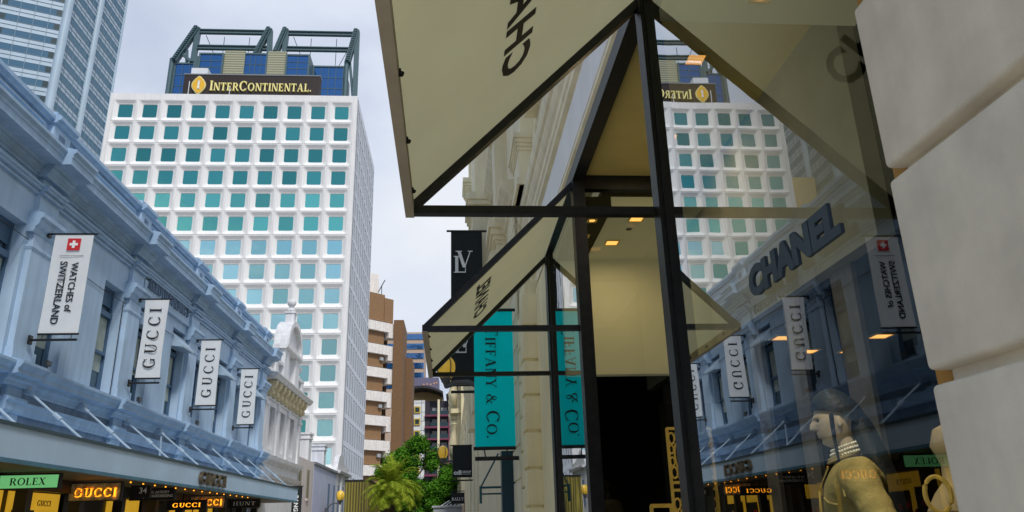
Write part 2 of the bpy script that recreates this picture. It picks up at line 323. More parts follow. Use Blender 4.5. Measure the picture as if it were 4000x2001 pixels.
def glyph(ch):
    if ch == 'I': return _stem(0.09), 0.34
    if ch in 'CG':
        g = [_arc(0.42, 0.5, 0.42, 0.515, 42, 318), _rect(0.70, 0.735, 0.66, 0.96)]
        if ch == 'C': return g+[_rect(0.70, 0.735, 0.10, 0.24)], 0.82
        return g+_stem(0.62, 0.13, 0.05, 0.42, 0.06, True, False), 0.88
    if ch == 'U': return _stem(0.10, TH, 0.3, 1, 0.08, True, False)+[_arc(0.40, 0.32, 0.30, 0.335, 180, 360, 0.12, 0.06)]+_stem(0.63, TN+0.02, 0.3, 1, 0.08, True, False), 0.82
    if ch == 'O': return [_arc(0.44, 0.5, 0.44, 0.515, 0, 360, n=36)], 0.92
    if ch == 'R' or ch == 'P':
        g = _stem(0.08)+[_rect(0.2, 0.42, 1-TN, 1), _rect(0.2, 0.42, 0.47, 0.47+TN), _arc(0.40, 0.735, 0.27, 0.265, -90, 90)]
        if ch == 'R': g += [_diag(0.62, 0.0, 0.33, 0.49, 0.17), _ser(0.6, 0.86, 0)]
        return g, 0.84 if ch == 'R' else 0.72
    if ch == 'B':
        return _stem(0.08)+[_rect(0.2, 0.42, 1-TN, 1), _rect(0.2, 0.42, 0.5, 0.5+TN), _rect(0.2, 0.42, 0, TN), _arc(0.38, 0.765, 0.24, 0.235, -90, 90), _arc(0.40, 0.265, 0.29, 0.265, -90, 90)], 0.76
    if ch == 'D': return _stem(0.08)+[_rect(0.2, 0.40, 1-TN, 1), _rect(0.2, 0.40, 0, TN), _arc(0.36, 0.5, 0.46, 0.5, -90, 90)], 0.86
    if ch == 'L': return _stem(0.08)+[_rect(0.2, 0.62, 0, TN), _rect(0.58, 0.62, 0, 0.27)], 0.68
    if ch == 'E': return _stem(0.08)+[_rect(0.2, 0.60, 0, TN), _rect(0.57, 0.61, 0, 0.25), _rect(0.2, 0.57, 1-TN, 1), _rect(0.54, 0.575, 0.77, 1), _rect(0.2, 0.46, 0.49, 0.54), _rect(0.44, 0.47, 0.40, 0.63)], 0.68
    if ch == 'F': return _stem(0.08)+[_rect(0.2, 0.57, 1-TN, 1), _rect(0.54, 0.575, 0.75, 1), _rect(0.2, 0.46, 0.49, 0.54), _rect(0.44, 0.47, 0.40, 0.63)], 0.64
    if ch == 'T': return _stem(0.27, TH, 0, 1, 0.09, False, True)+[_rect(0.0, 0.70, 1-TN, 1), _rect(0, 0.035, 0.74, 1), _rect(0.665, 0.70, 0.74, 1)], 0.74
    if ch == 'H': return _stem(0.08)+_stem(0.60)+[_rect(0.2, 0.62, 0.48, 0.53)], 0.88
    if ch == 'N': return _stem(0.09, TN)+_stem(0.70, TN, 0, 1, 0.09, True, False)+[_diag(0.56, 0.0, 0.08, 1.0, 0.19)], 0.86
    if ch == 'A': return [_diag(0.07, 0, 0.37, 1, 0.055), _diag(0.60, 0, 0.33, 1, 0.17), _rect(0.2, 0.60, 0.30, 0.345), _ser(0, 0.22, 0), _ser(0.52, 0.86, 0)], 0.86
    if ch == 'V': return [_diag(0.33, 0, 0.05, 1, 0.17), _diag(0.40, 0, 0.70, 1, 0.055), _ser(-0.03, 0.30, 1-SF), _ser(0.60, 0.84, 1-SF)], 0.82
    if ch == 'X': return [_diag(0.56, 0, 0.06, 1, 0.18), _diag(0.06, 0, 0.62, 1, 0.055), _ser(-0.02, 0.22, 0), _ser(0.50, 0.80, 0), _ser(0.0, 0.30, 1-SF), _ser(0.54, 0.78, 1-SF)], 0.82
    if ch == 'Y': return _stem(0.32, TH, 0, 0.46, 0.09, False, True)+[_diag(0.32, 0.44, 0.04, 1, 0.16), _diag(0.40, 0.44, 0.66, 1, 0.055), _ser(-0.04, 0.28, 1-SF), _ser(0.56, 0.82, 1-SF)], 0.80
    if ch == 'K': return _stem(0.08)+[_diag(0.22, 0.42, 0.60, 1, 0.06), _diag(0.60, 0, 0.30, 0.55, 0.17), _ser(0.54, 0.86, 0), _ser(0.5, 0.76, 1-SF)], 0.84
    if ch == 'S': return [_arc(0.32, 0.74, 0.25, 0.27, 35, 270, 0.11, 0.06), _arc(0.32, 0.27, 0.27, 0.28, -145, 90, 0.13, 0.06), _rect(0.50, 0.535, 0.72, 0.96), _rect(0.06, 0.095, 0.04, 0.28)], 0.66
    if ch == '&': return [_arc(0.36, 0.78, 0.19, 0.235, 0, 360, 0.08, 0.05), _arc(0.32, 0.27, 0.30, 0.285, 60, 330, 0.13, 0.06), _diag(0.66, 0.0, 0.20, 0.72, 0.15), _diag(0.52, 0.10, 0.72, 0.52, 0.05), _ser(0.62, 0.90, 0), _ser(0.60, 0.88, 0.48)], 0.94
    if ch == '.': return [_arc(0.08, 0.08, 0.085, 0.085, 0, 360, 0.084, 0.084, 12)], 0.2
    return [], 0.36
def serif(text, h=1.0, gap=0.10, small=0.78):
    """text with a leading '_' before a char = full capital, others drawn as small caps when text has '_'"""
    x = 0; out = []; caps = '_' in text; i = 0
    while i < len(text):
        s = 1.0
        ch = text[i]
        if caps:
            if ch == '_': i += 1; ch = text[i]
            elif ch not in ' ': s = small
        g, w = glyph(ch)
        for vs, fs in g: out.append(([((x+a*s)*h, b*s*h) for a, b in vs], fs))
        x += w*s+gap*(s if ch != ' ' else 0); i += 1
    W = (x-gap)*h
    return [([(a-W/2, b-h/2) for a, b in vs], fs) for vs, fs in out], W, h
def put(mb, shapes, o, U, V, depth, m=None, sx=1.0, sy=1.0):
    """extrude the 2-D shapes along N = U x V at origin o"""
    U = Vector(U).normalized(); V = Vector(V).normalized(); N = U.cross(V); o = Vector(o)
    for k, (vs, fs) in enumerate(shapes):
        e = depth+0.0012*(k % 5)*max(0.2, depth*8)
        P = [o+U*a*sx+V*b*sy for a, b in vs]; n = len(P)
        F = [tuple(f) for f in fs]; cnt = {}
        for f in F:
            for i in range(len(f)):
                a, b = f[i], f[(i+1) % len(f)]; cnt[(a, b)] = 1
        side = [(a, b, n+b, n+a) for (a, b) in cnt if (b, a) not in cnt]
        mb.add(P+[p+N*e for p in P], [tuple(reversed(f)) for f in F]+[tuple(n+i for i in f) for f in F]+side, m)

# ------------------------------------------------------------------ setting
g = MB().box(-1500, 1500, -1500, 3000, GZ-0.6, GZ-0.15).build('ground', GROUND); structure(g)
g = MB().box(-6.0, -2.2, -40, 52, GZ-0.146, GZ-0.11).build('road', ASPH); structure(g)
for x0, x1 in ((-9.6, -6.0), (-2.2, 0.98)):
    g = MB().box(x0, x1, -40, 90, GZ-0.146, GZ).build('pavement', PAVE); structure(g)

# ------------------------------------------------------------------ left terrace: two-storey blue arcade
WX = -9.6
PIL = [6.5+5.33*k for k in range(7)]           # 6.5, 11.83, 17.16, 22.49, 27.82, 33.15, 38.48
Y0, Y1 = 4.2, 39.35
ak = thing('shop_building', 'long pale blue two storey arcade with parapet, pilasters and a flat street canopy', 'shop building', (WX, 22, GZ))
wins = []
for k in range(6):
    a = PIL[k]; wins += [(a+0.57, a+1.79, k), (a+3.54, a+4.76, k)]
w = MB(); last = Y0
for y0, y1, k in wins:
    w.box(WX, WX-0.4, last, y0, 3.0, 8.6); w.box(WX, WX-0.4, y0, y1, 6.62, 8.6); w.box(WX, WX-0.4, y0, y1, 3.0, 3.68); last = y1
w.box(WX, WX-0.4, last, Y1, 3.0, 8.6)
w.box(WX-0.4, WX-6, Y1-0.3, Y1, 2, 8.6); w.box(WX-0.4, WX-6, Y0, Y0+0.3, 2, 8.6)
w.build('wall', BLUE, ak)
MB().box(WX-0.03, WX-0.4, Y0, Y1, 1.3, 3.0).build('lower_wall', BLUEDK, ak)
MB().box(WX-0.6, WX-5, Y0+0.3, Y1-0.3, 8.2, 8.3).build('roof', ROOFG, ak)
MB().box(WX-1.6, WX-1.7, Y0+0.4, Y1-0.4, 3.2, 7.6).build('inner_partition', SHOPD, ak)
def off(prof, d): return [(WX+p+(d if p > 0.001 else 0), q) for p, q in prof]
CORN = [(-0.1, 7.80), (0.04, 7.80), (0.04, 7.86), (0.09, 7.90), (0.09, 7.96), (0.14, 8.00), (0.14, 8.06), (0.19, 8.10), (0.52, 8.11), (0.52, 8.27), (0.54, 8.29), (0.54, 8.36), (0.60, 8.42), (0.60, 8.49), (0.3, 8.55), (-0.1, 8.56)]
STRC = [(-0.1, 3.06), (0.03, 3.06), (0.05, 3.14), (0.11, 3.18), (0.13, 3.25), (0.27, 3.27), (0.27, 3.36), (0.31, 3.40), (0.36, 3.47), (0.36, 3.53), (0.06, 3.60), (-0.1, 3.60)]
ARCH = [(-0.1, 7.40), (0.07, 7.40), (0.07, 7.46), (0.05, 7.465), (0.05, 7.49), (0.13, 7.50), (0.13, 7.56), (0.17, 7.57), (0.17, 7.62), (-0.1, 7.63)]
COPE = [(-0.45, 9.26), (0.03, 9.26), (0.05, 9.31), (0.12, 9.34), (0.12, 9.44), (-0.45, 9.47)]
PPAN = [(-0.05, 8.70), (0.02, 8.70), (0.02, 8.74), (0.045, 8.78), (0.045, 8.80), (-0.05, 8.82)]
def runs(prof, d, w_, extra=None):
    m = MB(); last = Y0
    for y in PIL:
        m.prism(off(prof, 0), last, y-w_, 'y'); m.prism(off(prof, d), y-w_, y+w_, 'y'); last = y+w_
    m.prism(off(prof, 0), last, Y1, 'y'); return m
runs(CORN, 0.20, 0.56).build('cornice', BLUETRIM, ak)
runs(STRC, 0.14, 0.58).build('string_course', BLUETRIM, ak)
runs(ARCH, 0.12, 0.44).build('architrave', BLUETRIM, ak)
p = MB().box(WX-0.05, WX-0.4, Y0, Y1, 8.55, 9.27); p.prism(off(PPAN, 0), Y0, Y1, 'y')
for y in PIL:
    p.box(WX+0.10, WX-0.42, y-0.40, y+0.40, 8.52, 9.28); p.box(WX+0.115, WX+0.05, y-0.15, y+0.15, 8.82, 9.12, BLUEDK) if False else None
for k in range(6):
    a, b = PIL[k]+0.62, PIL[k+1]-0.62
    p.box(WX+0.015, WX-0.1, a, b, 9.12, 9.16)
p.build('parapet', BLUE, ak)
c = runs(COPE, 0.14, 0.46)
for y in PIL: c.box(WX+0.02, WX-0.38, y-0.26, y+0.26, 9.46, 9.66)
c.build('coping', BLUETRIM, ak)
q = MB()
for y in PIL: q.box(WX+0.112, WX+0.08, y-0.13, y+0.13, 8.84, 9.10)
q.build('pier_panel', BLUEDK, ak)
for y in PIL:
    m = MB()
    m.box(WX+0.13, WX-0.1, y-0.43, y+0.43, 3.60, 6.46); m.box(WX+0.17, WX-0.1, y-0.47, y+0.47, 3.60, 3.86)
    m.box(WX+0.16, WX-0.1, y-0.46, y+0.46, 6.12, 6.18); m.box(WX+0.145, WX-0.1, y-0.445, y+0.445, 6.08, 6.12)
    m.box(WX+0.11, WX-0.1, y-0.42, y+0.42, 6.94, 7.82)
    po = m.build('pilaster', BLUE, ak)
    m = MB(); m.prism([(WX-0.1, 6.46), (WX+0.15, 6.46), (WX+0.18, 6.52), (WX+0.18, 6.58), (WX+0.24, 6.62), (WX+0.27, 6.70), (WX+0.27, 6.76), (WX+0.33, 6.80), (WX+0.33, 6.90), (WX+0.2, 6.945), (WX-0.1, 6.945)], y-0.56, y+0.56, 'y')
    m.build('capital', BLUETRIM, po)
    m = MB(); m.box(WX+0.10, WX-0.1, y-0.30, y+0.30, 2.15, 3.07)
    m.prism([(WX-0.1, 2.50), (WX+0.13, 2.50), (WX+0.17, 2.56), (WX+0.17, 2.72), (WX+0.21, 2.76), (WX+0.21, 2.82), (WX+0.1, 2.86), (WX-0.1, 2.86)], y-0.38, y+0.38, 'y')
    m.box(WX+0.2, WX-0.1, y-0.42, y+0.42, 1.95, 2.16)
    m.build('pedestal', BLUETRIM, ak)
m = MB(); last = Y0
for y in PIL+[Y1+0.38]:
    if y-0.38 > last:
        m.prism([(WX-0.1, 2.52), (WX+0.03, 2.52), (WX+0.03, 2.58), (WX+0.06, 2.62), (WX+0.06, 2.72), (WX+0.09, 2.76), (WX+0.09, 2.80), (WX-0.1, 2.83)], last, y-0.38, 'y')
    last = y+0.38
m.build('panel_moulding', BLUETRIM, ak)
for i, (y0, y1, k) in enumerate(wins):
    X = WX-0.26
    m = MB(); t = 0.07
    m.box(X, X-0.1, y0, y0+t, 3.68, 6.62); m.box(X, X-0.1, y1-t, y1, 3.68, 6.62)
    m.box(X, X-0.1, y0+t, y1-t, 6.52, 6.62); m.box(X, X-0.1, y0+t, y1-t, 3.68, 3.82)
    m.box(X+0.06, X-0.1, y0+t, y1-t, 5.78, 5.92); m.box(X+0.03, X-0.1, y0+t, y1-t, 4.72, 4.80)
    m.box(X-0.03, X-0.1, y0+t+0.0, y0+t+0.06, 3.82, 4.72); m.box(X-0.03, X-0.1, y1-t-0.06, y1-t, 3.82, 4.72)
    wo = m.build('window', SASH, ak)
    MB().box(X-0.06, X-0.08, y0+t, y1-t, 3.82, 6.52).build('pane', WINGL, wo)
    h_ = random.choice([4.25, 4.4, 4.6, 5.0])
    MB().box(X-0.045, X-0.055, y0+t+0.03, y1-t-0.03, h_, 5.76).build('blind', BLIND, wo)
    m = MB()
    ys = [y0+t+(y1-y0-2*t)*j/12 for j in range(13)]
    for j in range(12): m.prism([(ys[j], 6.5), (ys[j+1], 6.5), (ys[j+1], 6.12), ((ys[j]+ys[j+1])/2, 6.08), (ys[j], 6.12)], X-0.02, X-0.04, 'x')
    m.build('pelmet', SASH, wo)
    if k >= 3:
        m = MB(); m.prism([(WX-0.2, 6.5), (WX-0.2, 6.0), (WX+0.36, 5.93), (WX+0.36, 5.99), (WX-0.1, 6.5)], y0+0.02, y1-0.02, 'y')
        m.build('hood', STEELBLUE, wo)
# name panel
ya, yb = PIL[3]+0.6, PIL[4]-0.6
m = MB(); m.box(WX+0.07, WX-0.05, ya, yb, 6.98, 7.72); m.box(WX+0.10, WX-0.05, ya, yb, 7.72, 7.78); m.box(WX+0.10, WX-0.05, ya, yb, 6.92, 6.98)
np_ = m.build('name_panel', BLUE, ak)
sh, W_, H_ = serif('AKROYD BUILDINGS', 1, 0.10)
m = MB(); s = 3.7/W_; put(m, sh, (WX+0.07, (ya+yb)/2, 7.35), (0, 1, 0), (0, 0, 1), 0.05, None, s, 0.36); m.build('lettering', BLUEDK, np_)
# canopy
m = MB(); m.box(-8.06, WX-0.02, Y0, 40.85, 1.80, 1.86); cp = m.build('canopy', CANOPY, ak)
MB().box(-8.0, -8.06, Y0, 40.9, 1.34, 1.90).build('fascia', CANOPY, cp)
MB().box(-7.97, -8.10, Y0, 40.92, 1.90, 1.965).build('gutter', TEALTRIM, cp)
MB().box(-7.985, -8.08, Y0, 40.9, 1.265, 1.34).build('lower_trim', mat('teal_trim', (0.07, 0.19, 0.27), 0.5), cp)
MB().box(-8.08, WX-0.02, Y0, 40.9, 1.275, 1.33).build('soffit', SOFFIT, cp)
MB().box(-8.06, WX-0.02, 40.82, 40.9, 1.34, 1.80).build('end_board', CANOPY, cp)
for k in range(7):
    for y in (PIL[k]+0.40, PIL[k]+3.08):
        if y > 39.2: continue
        m = MB(); a = Vector((-9.42, y, 3.03)); b = Vector((-8.12, y, 1.97))
        m.tube([a, b], 0.027, 8); m.tube([a+(b-a)*0.48, a+(b-a)*0.60], 0.055, 8); m.tube([a+(b-a)*0.0, a+(b-a)*0.09], 0.045, 8)
        m.box(-9.40, -9.62, y-0.06, y+0.06, 2.98, 3.14)
        m.build('tie_rod', STEELBLUE, cp)
m = MB(); m.tube([(-9.35, PIL[3]+2.95, 2.9), (-9.3, PIL[3]+2.9, 2.0)], 0.03, 8); m.tube([(-9.3, 17.9, 2.0), (-9.3, 22.3, 2.02), (-9.3, 25, 2.0)], 0.012, 6); m.build('drain_pipe', STEELBLUE, cp)
sh, W_, H_ = serif('GUCCI', 1, 0.12)
m = MB(); put(m, sh, (-7.99, 26.6, 1.60), (0, 1, 0), (0, 0, 1), 0.10, None, 2.75/W_, 0.38); m.build('lettering', mat('bronze_letters', (0.16, 0.13, 0.09), 0.35, 0.6, var=0.4, scale=6), cp)
# shop fronts under the canopy
m = MB()
for y in [Y0+0.2]+[8.2+2.55*k for k in range(13)]: m.box(WX+0.16, WX-0.1, y-0.12, y+0.12, GZ, 1.27)
m.box(WX+0.12, WX-0.1, Y0, Y1, 0.98, 1.27); m.box(WX+0.13, WX-0.1, Y0, Y1, GZ, GZ+0.35)
m.build('shop_frame', SHOPD, ak)
for k in range(12):
    y = 8.2+2.55*k
    lit = k in (3, 4, 6, 8, 9)
    m = MB(); m.box(WX-0.35, WX-0.38, y+0.12, y+2.43, GZ+0.35, 0.98)
    so = m.build('shop_window', SHOPY if lit else SHOPD, ak)
    if lit:
        m = MB(); m.box(WX-0.22, WX-0.34, y+0.3, y+1.05, -0.9, 0.58); m.box(WX-0.22, WX-0.34, y+1.45, y+2.2, -0.9, 0.52); m.build('display_niche', SHOPD, so)
        m = MB()
        for j in range(6): m.ball((WX-0.2, y+0.4+j*0.33, 0.1+0.12*math.sin(j*2.3)), 0.05, None, 1.6, 8)
        m.build('goods', random.choice([RED, GOLDL, PEARL]), so)
m = MB()
sh, W_, H_ = serif('GUCCI', 1, 0.12)
for k in (4,): put(m, sh, (WX-0.2, 8.2+2.55*k+1.4, 0.74), (0, 1, 0), (0, 0, 1), 0.01, None, 0.62/W_, 0.13)
m.build('window_lettering', INK, ak)
# bulbs along the soffit edge
fl = thing('festoon_lights', 'row of small amber bulbs under the outer edge of the blue canopy', 'lights', (-8.22, 22, 1.25))
MB().tube([(-8.22, 20.5, 1.255), (-8.22, 26, 1.25), (-8.22, 33, 1.255)], 0.006, 5).build('wire', BLACKM, fl)
bp_ = None
for k in range(15):
    y = 20.7+k*0.82
    if bp_ is None: bp_ = MB().ball((-8.22, y, 1.23), 0.022, None, 0.8, 6).build('bulb', NEON, fl)
    else: o = bp_.copy(); C.objects.link(o); o.location.y = k*0.82

MB().box(WX-0.45, WX-0.5, Y0, Y1, GZ, 1.3).build('shop_back_wall', SHOPD, ak)
for y, z in ((PIL[2]+0.75, 3.66), (PIL[3]+0.75, 3.66), (PIL[4]+0.75, 3.66)):
    m = MB(); m.box(-9.34, -9.26, y-0.10, y+0.10, z, z+0.12); m.box(-9.31, -9.29, y-0.02, y+0.02, z-0.06, z); m.build('floodlight', IRON, ak)
m = MB(); m.tube([(-9.57, Y0+k*1.17, 6.30+0.02*math.sin(k*2.1)) for k in range(30)], 0.009, 5); m.tube([(-9.57, PIL[3]-0.6, 6.3), (-9.57, PIL[3]-0.6, 3.6)], 0.012, 5); m.build('cable', SHOPD, ak)
# hanging blade signs under the canopy
def blade(y, z0, z1, body, label, frame=BLACKM, x0=-9.52, x1=-8.30, name='hanging_sign'):
    t = thing(name, label, 'sign', ((x0+x1)/2, y, z1), 0, 'blade signs hung under the canopy')
    m = MB(); m.box(x0, x1, y, y+0.10, z0, z1); b = m.build('panel', body, t)
    m = MB(); m.box(x0-0.03, x1+0.03, y-0.015, y+0.115, z1, z1+0.035); m.box(x0-0.03, x1+0.03, y-0.015, y+0.115, z0-0.02, z0)
    m.box(x1, x1+0.03, y-0.015, y+0.115, z0, z1); m.box(x0-0.03, x0, y-0.015, y+0.115, z0, z1); m.build('frame', frame, t)
    return t, b
cxs = -8.91
t, b = blade(17.2, 0.955, 1.215, ROLEXG, 'green lit sign with black serif watch maker name, hung at the canopy end')
sh, W_, H_ = serif('ROLEX', 1, 0.08); m = MB(); put(m, sh, (cxs, 17.2, 1.085), (1, 0, 0), (0, 0, 1), 0.008, None, 0.72/W_, 0.145); m.build('lettering', INK, b)
def neon_sign(y, lab):
    t, b = blade(y, 0.80, 1.20, MARBLE, lab)
    sh, W_, H_ = serif('GUCCI', 1, 0.14)
    m = MB(); put(m, sh, (cxs+0.02, y-0.012, 0.985), (1, 0, 0), (0, 0, 1), 0.02, None, 1.02/W_, 0.20); m.build('glow_lettering', NEON, b)
    m = MB(); put(m, sh, (cxs, y-0.036, 0.99), (1, 0, 0), (0, 0, 1), 0.03, None, 1.02/W_*0.97, 0.165); m.build('face_lettering', MARBLE, b)
neon_sign(20.35, 'brown marble sign with amber backlit letters, between green sign and black hairdresser sign')
t, b = blade(24.1, 0.935, 1.22, BLACKM, 'black hanging sign with white hairdressing lettering under the canopy')
for s_, z in (('AESTHETIC ARTISTRY', 1.135), ('HANS JUD HAIRDRESSING', 1.02)):
    sh, W_, H_ = sans(s_, 1, 0.012); m = MB(); k = (0.88 if 'A' == s_[0] else 1.10)/W_; put(m, sh, (cxs+0.04, 24.1, z), (1, 0, 0), (0, 0, 1), 0.006, None, k, k*1.12); m.build('lettering', WHITEINK, b)
t, b = blade(22.2, 0.93, 1.20, BLACKM, 'small dark number board reading 34 street behind the marble sign', x0=-8.75, x1=-8.30)
sh, W_, H_ = sans('34', 1, 0.01); m = MB(); k = 0.20/W_; put(m, sh, (-8.46, 22.2, 1.10), (1, 0, 0), (0, 0, 1), 0.006, None, k, k); m.build('lettering', WHITEINK, b)
neon_sign(29.35, 'brown marble sign with amber backlit letters, right below the fascia letters')
t, b = blade(34.4, 0.94, 1.22, BLACKM, 'black hanging sign with thin grey serif letters at the far canopy end')
sh, W_, H_ = serif('HUNT', 1, 0.14); m = MB(); put(m, sh, (cxs, 34.4, 1.08), (1, 0, 0), (0, 0, 1), 0.006, None, 0.92/W_, 0.15); m.build('lettering', WHITEINK, b)
t, b = blade(27.2, 0.72, 0.98, BLACKM, 'dark lower sign with amber letters behind the hairdresser sign')
sh, W_, H_ = serif('GUCCI', 1, 0.14); m = MB(); put(m, sh, (cxs, 27.2, 0.85), (1, 0, 0), (0, 0, 1), 0.006, None, 0.9/W_, 0.13); m.build('lettering', NEON, b)

# ------------------------------------------------------------------ banners that stand out from a facade
def banner(y, xin, xout, z0, z1, cloth, label, cat='banner', rot=0.0, side=1, sway=0.0, group=None, name='banner', wavy=0.02, taper=0.0, seed=0):
    """side=+1: wall on the left (-x); -1: wall on the right. The cloth hangs at constant y, facing -y."""
    t = thing(name, label, cat, (xin, y, z0), rot, group)
    m = MB(); n, k = 10, 18; vs = []; rnd = random.Random(seed)
    ph = rnd.uniform(0, 6)
    for j in range(k+1):
        f = j/k; z = z1+(z0-z1)*f
        for i in range(n+1):
            u = i/n; pinch = 1-taper*math.sin(math.pi*f)
            x = (xin+xout)/2+(xout-xin)*(u-0.5)*pinch+sway*f
            vs.append((x, y+wavy*math.sin(u*5+f*4+ph)*math.sin(math.pi*f), z))
    fs = [(j*(n+1)+i, j*(n+1)+i+1, (j+1)*(n+1)+i+1, (j+1)*(n+1)+i) for j in range(k) for i in range(n)]
    m.add(vs, fs, None, True); cl = m.build('cloth', cloth, t)
    d = 1 if xout > xin else -1
    m = MB(); m.tube([(xin-0.12*d, y, z1), (xout+0.09*d, y, z1)], 0.022, 8); m.box(xin-0.16*d, xin-0.11*d, y-0.06, y+0.06, z1-0.09, z1+0.09); m.build('top_arm', BLACK, t)
    m = MB(); m.tube([(xin+sway, y, z0), (xout+0.02*d+sway, y, z0)], 0.024, 8)
    zb = z0-0.13; m.tube([(xin-0.12*d, y, zb), (xout+0.0*d+sway, y, zb)], 0.028, 8); m.box(xin-0.16*d, xin-0.11*d, y-0.06, y+0.06, zb-0.1, zb+0.1)
    m.tube([(xin+0.12*d+sway, y, z0), (xin+0.1*d+sway, y, zb)], 0.008, 6); m.tube([(xout-0.12*d+sway, y, z0), (xout-0.14*d+sway, y, zb)], 0.008, 6)
    m.build('bottom_arm', BLACK, t)
    return t, cl
def q(p): return p
GB = 'white street banners on the blue arcade'
t, cl = banner(17.2, -9.26, -8.40, 4.23, 6.61, BANNERW, 'white vertical banner with red Swiss cross and black watch retailer lettering', group=GB, sway=0.0, wavy=0.012)
m = MB(); m.box(-8.95, -8.66, 17.172, 17.182, 6.20, 6.49); m.build('red_square', RED, cl)
m = MB(); m.box(-8.895, -8.715, 17.165, 17.171, 6.315, 6.375); m.box(-8.835, -8.775, 17.163, 17.170, 6.255, 6.435); m.build('white_cross', WHITEINK, cl)
m = MB(); m.box(-9.08, -8.55, 17.176, 17.182, 6.06, 6.07); m.build('rule', INK, cl)
for s_, x, z, L_ in (('WATCHES of', -8.70, 5.32, 1.18), ('SWITZERLAND', -8.95, 5.19, 1.48)):
    sh, W_, H_ = sans(s_, 1, 0.022); m = MB(); k = L_/W_; put(m, sh, (x, 17.178, z), (0, 0, -1), (1, 0, 0), 0.004, None, k, k*1.02); m.build('lettering', INK, cl)
for k, (y, lab) in enumerate(((22.6, 'creased white banner with upright serif letters, nearest of three identical ones'), (27.94, 'white banner with upright serif letters, middle of the three identical ones'), (33.4, 'white banner with upright serif letters, farthest and smallest of three'))):
    t, cl = banner(y, -9.25, -8.55, 4.22, 6.60, BANNERW, lab, group=GB, taper=0.10 if k == 0 else 0.03, wavy=0.03 if k == 0 else 0.010, seed=k+3)
    sh, W_, H_ = serif('GUCCI', 1, 0.34)
    m = MB(); put(m, sh, (-8.90, y-0.034 if k == 0 else y-0.013, 5.41), (0, 0, 1), (-1, 0, 0), 0.004, None, 1.80/W_, 0.34); m.build('lettering', INK, cl)

# ------------------------------------------------------------------ ornate white building
ob = thing('ornate_building', 'narrow white ornate building with arched pediment, finial and yellow corbels', 'building', (-9.7, 44.4, GZ))
X = -9.7
m = MB(); last = 39.45
for y0, y1 in ((41.0, 42.15), (43.5, 44.65), (46.1, 47.2)):
    m.box(X, X-0.4, last, y0, GZ, 7.4); m.box(X, X-0.4, y0, y1, 6.15, 7.4); m.box(X, X-0.4, y0, y1, GZ, 3.95); last = y1
m.box(X, X-0.4, last, 49.2, GZ, 7.4); m.box(X-0.4, X-5, 48.9, 49.2, GZ, 7.4); m.build('wall', WHITEST, ob)
for y0, y1 in ((41.0, 42.15), (43.5, 44.65), (46.1, 47.2)):
    m = MB(); m.box(X-0.34, X-0.39, y0, y1, 3.95, 6.15); wo = m.build('window', WINGL, ob)
    m = MB(); m.box(X-0.3, X-0.339, y0, y1, 5.0, 5.08); m.box(X-0.3, X-0.339, y0, y0+0.08, 3.95, 6.15); m.box(X-0.3, X-0.339, y1-0.08, y1, 3.95, 6.15); m.build('sash', WHITEST, wo)
for y in (39.8, 42.8, 45.4, 48.6): m = MB(); m.box(X+0.10, X-0.05, y-0.27, y+0.27, 3.72, 6.42); m.box(X+0.16, X-0.05, y-0.33, y+0.33, 6.05, 6.2); m.build('pilaster', WHITEST, ob)
m = MB(); m.prism([(X-0.1, 3.25), (X+0.05, 3.25), (X+0.1, 3.38), (X+0.3, 3.42), (X+0.34, 3.60), (X-0.1, 3.70)], 39.45, 49.3, 'y'); m.prism([(X-0.1, 2.55), (X+0.1, 2.55), (X+0.25, 2.75), (X-0.1, 2.82)], 39.45, 49.3, 'y'); m.build('string_course', WHITEST, ob)
m = MB(); m.prism([(X-0.1, 6.42), (X+0.05, 6.42), (X+0.1, 6.50), (X-0.1, 6.55)], 39.45, 49.3, 'y'); m.prism([(X-0.1, 7.34), (X+0.5, 7.36), (X+0.58, 7.48), (X+0.66, 7.56), (X+0.66, 7.62), (X-0.1, 7.72)], 39.45, 49.5, 'y'); m.build('cornice', WHITEST, ob)
for k in range(9):
    y = 40.3+k*1.03
    m = MB(); pr = [(X+0.02, 6.56), (X+0.14, 6.56), (X+0.2, 6.66), (X+0.17, 6.8), (X+0.26, 6.92), (X+0.36, 7.0), (X+0.44, 7.16), (X+0.44, 7.33), (X+0.02, 7.33)]
    m.prism(pr, y-0.2, y+0.2, 'y'); m.lathe([(0.02, -0.16), (0.14, -0.1), (0.14, 0.1), (0.02, 0.16)], (X+0.2, y, 6.74), 10); m.build('corbel', YSTONE, ob)
m = MB(); m.box(X-0.02, X-0.42, 39.6, 43.3, 7.7, 8.1); m.box(X-0.02, X-0.42, 47.5, 49.2, 7.7, 8.1)
for y in (39.8, 41.7, 48.95): m.box(X+0.02, X-0.46, y-0.25, y+0.25, 7.7, 8.72)
m.box(X+0.02, X-0.46, 39.6, 43.3, 8.68, 8.85); m.box(X+0.02, X-0.46, 47.5, 49.3, 8.68, 8.85)
for y in [40.3+0.28*k for k in range(4)]+[42.1+0.28*k for k in range(4)]+[47.7+0.3*k for k in range(4)]:
    m.lathe([(0.06, 0), (0.11, 0.15), (0.05, 0.35), (0.08, 0.58)], (X-0.22, y, 8.1), 8)
m.build('balustrade', WHITEST, ob)
m = MB(); yc, rr = 45.4, 2.05
m.box(X+0.05, X-0.65, 43.35, 44.5, 7.7, 9.75); m.box(X+0.05, X-0.65, 46.3, 47.45, 7.7, 9.75); m.box(X-0.25, X-0.65, 44.5, 46.3, 7.7, 9.75)
m.prism([(X-0.65, 9.7), (X+0.1, 9.7), (X+0.2, 9.8), (X+0.2, 9.95), (X-0.65, 9.95)], 43.2, 47.6, 'y')
at = m.build('attic', WHITEST, ob)
arc = [(yc+rr*math.cos(R(180*k/20)), 9.95+rr*0.86*math.sin(R(180*k/20))) for k in range(21)]
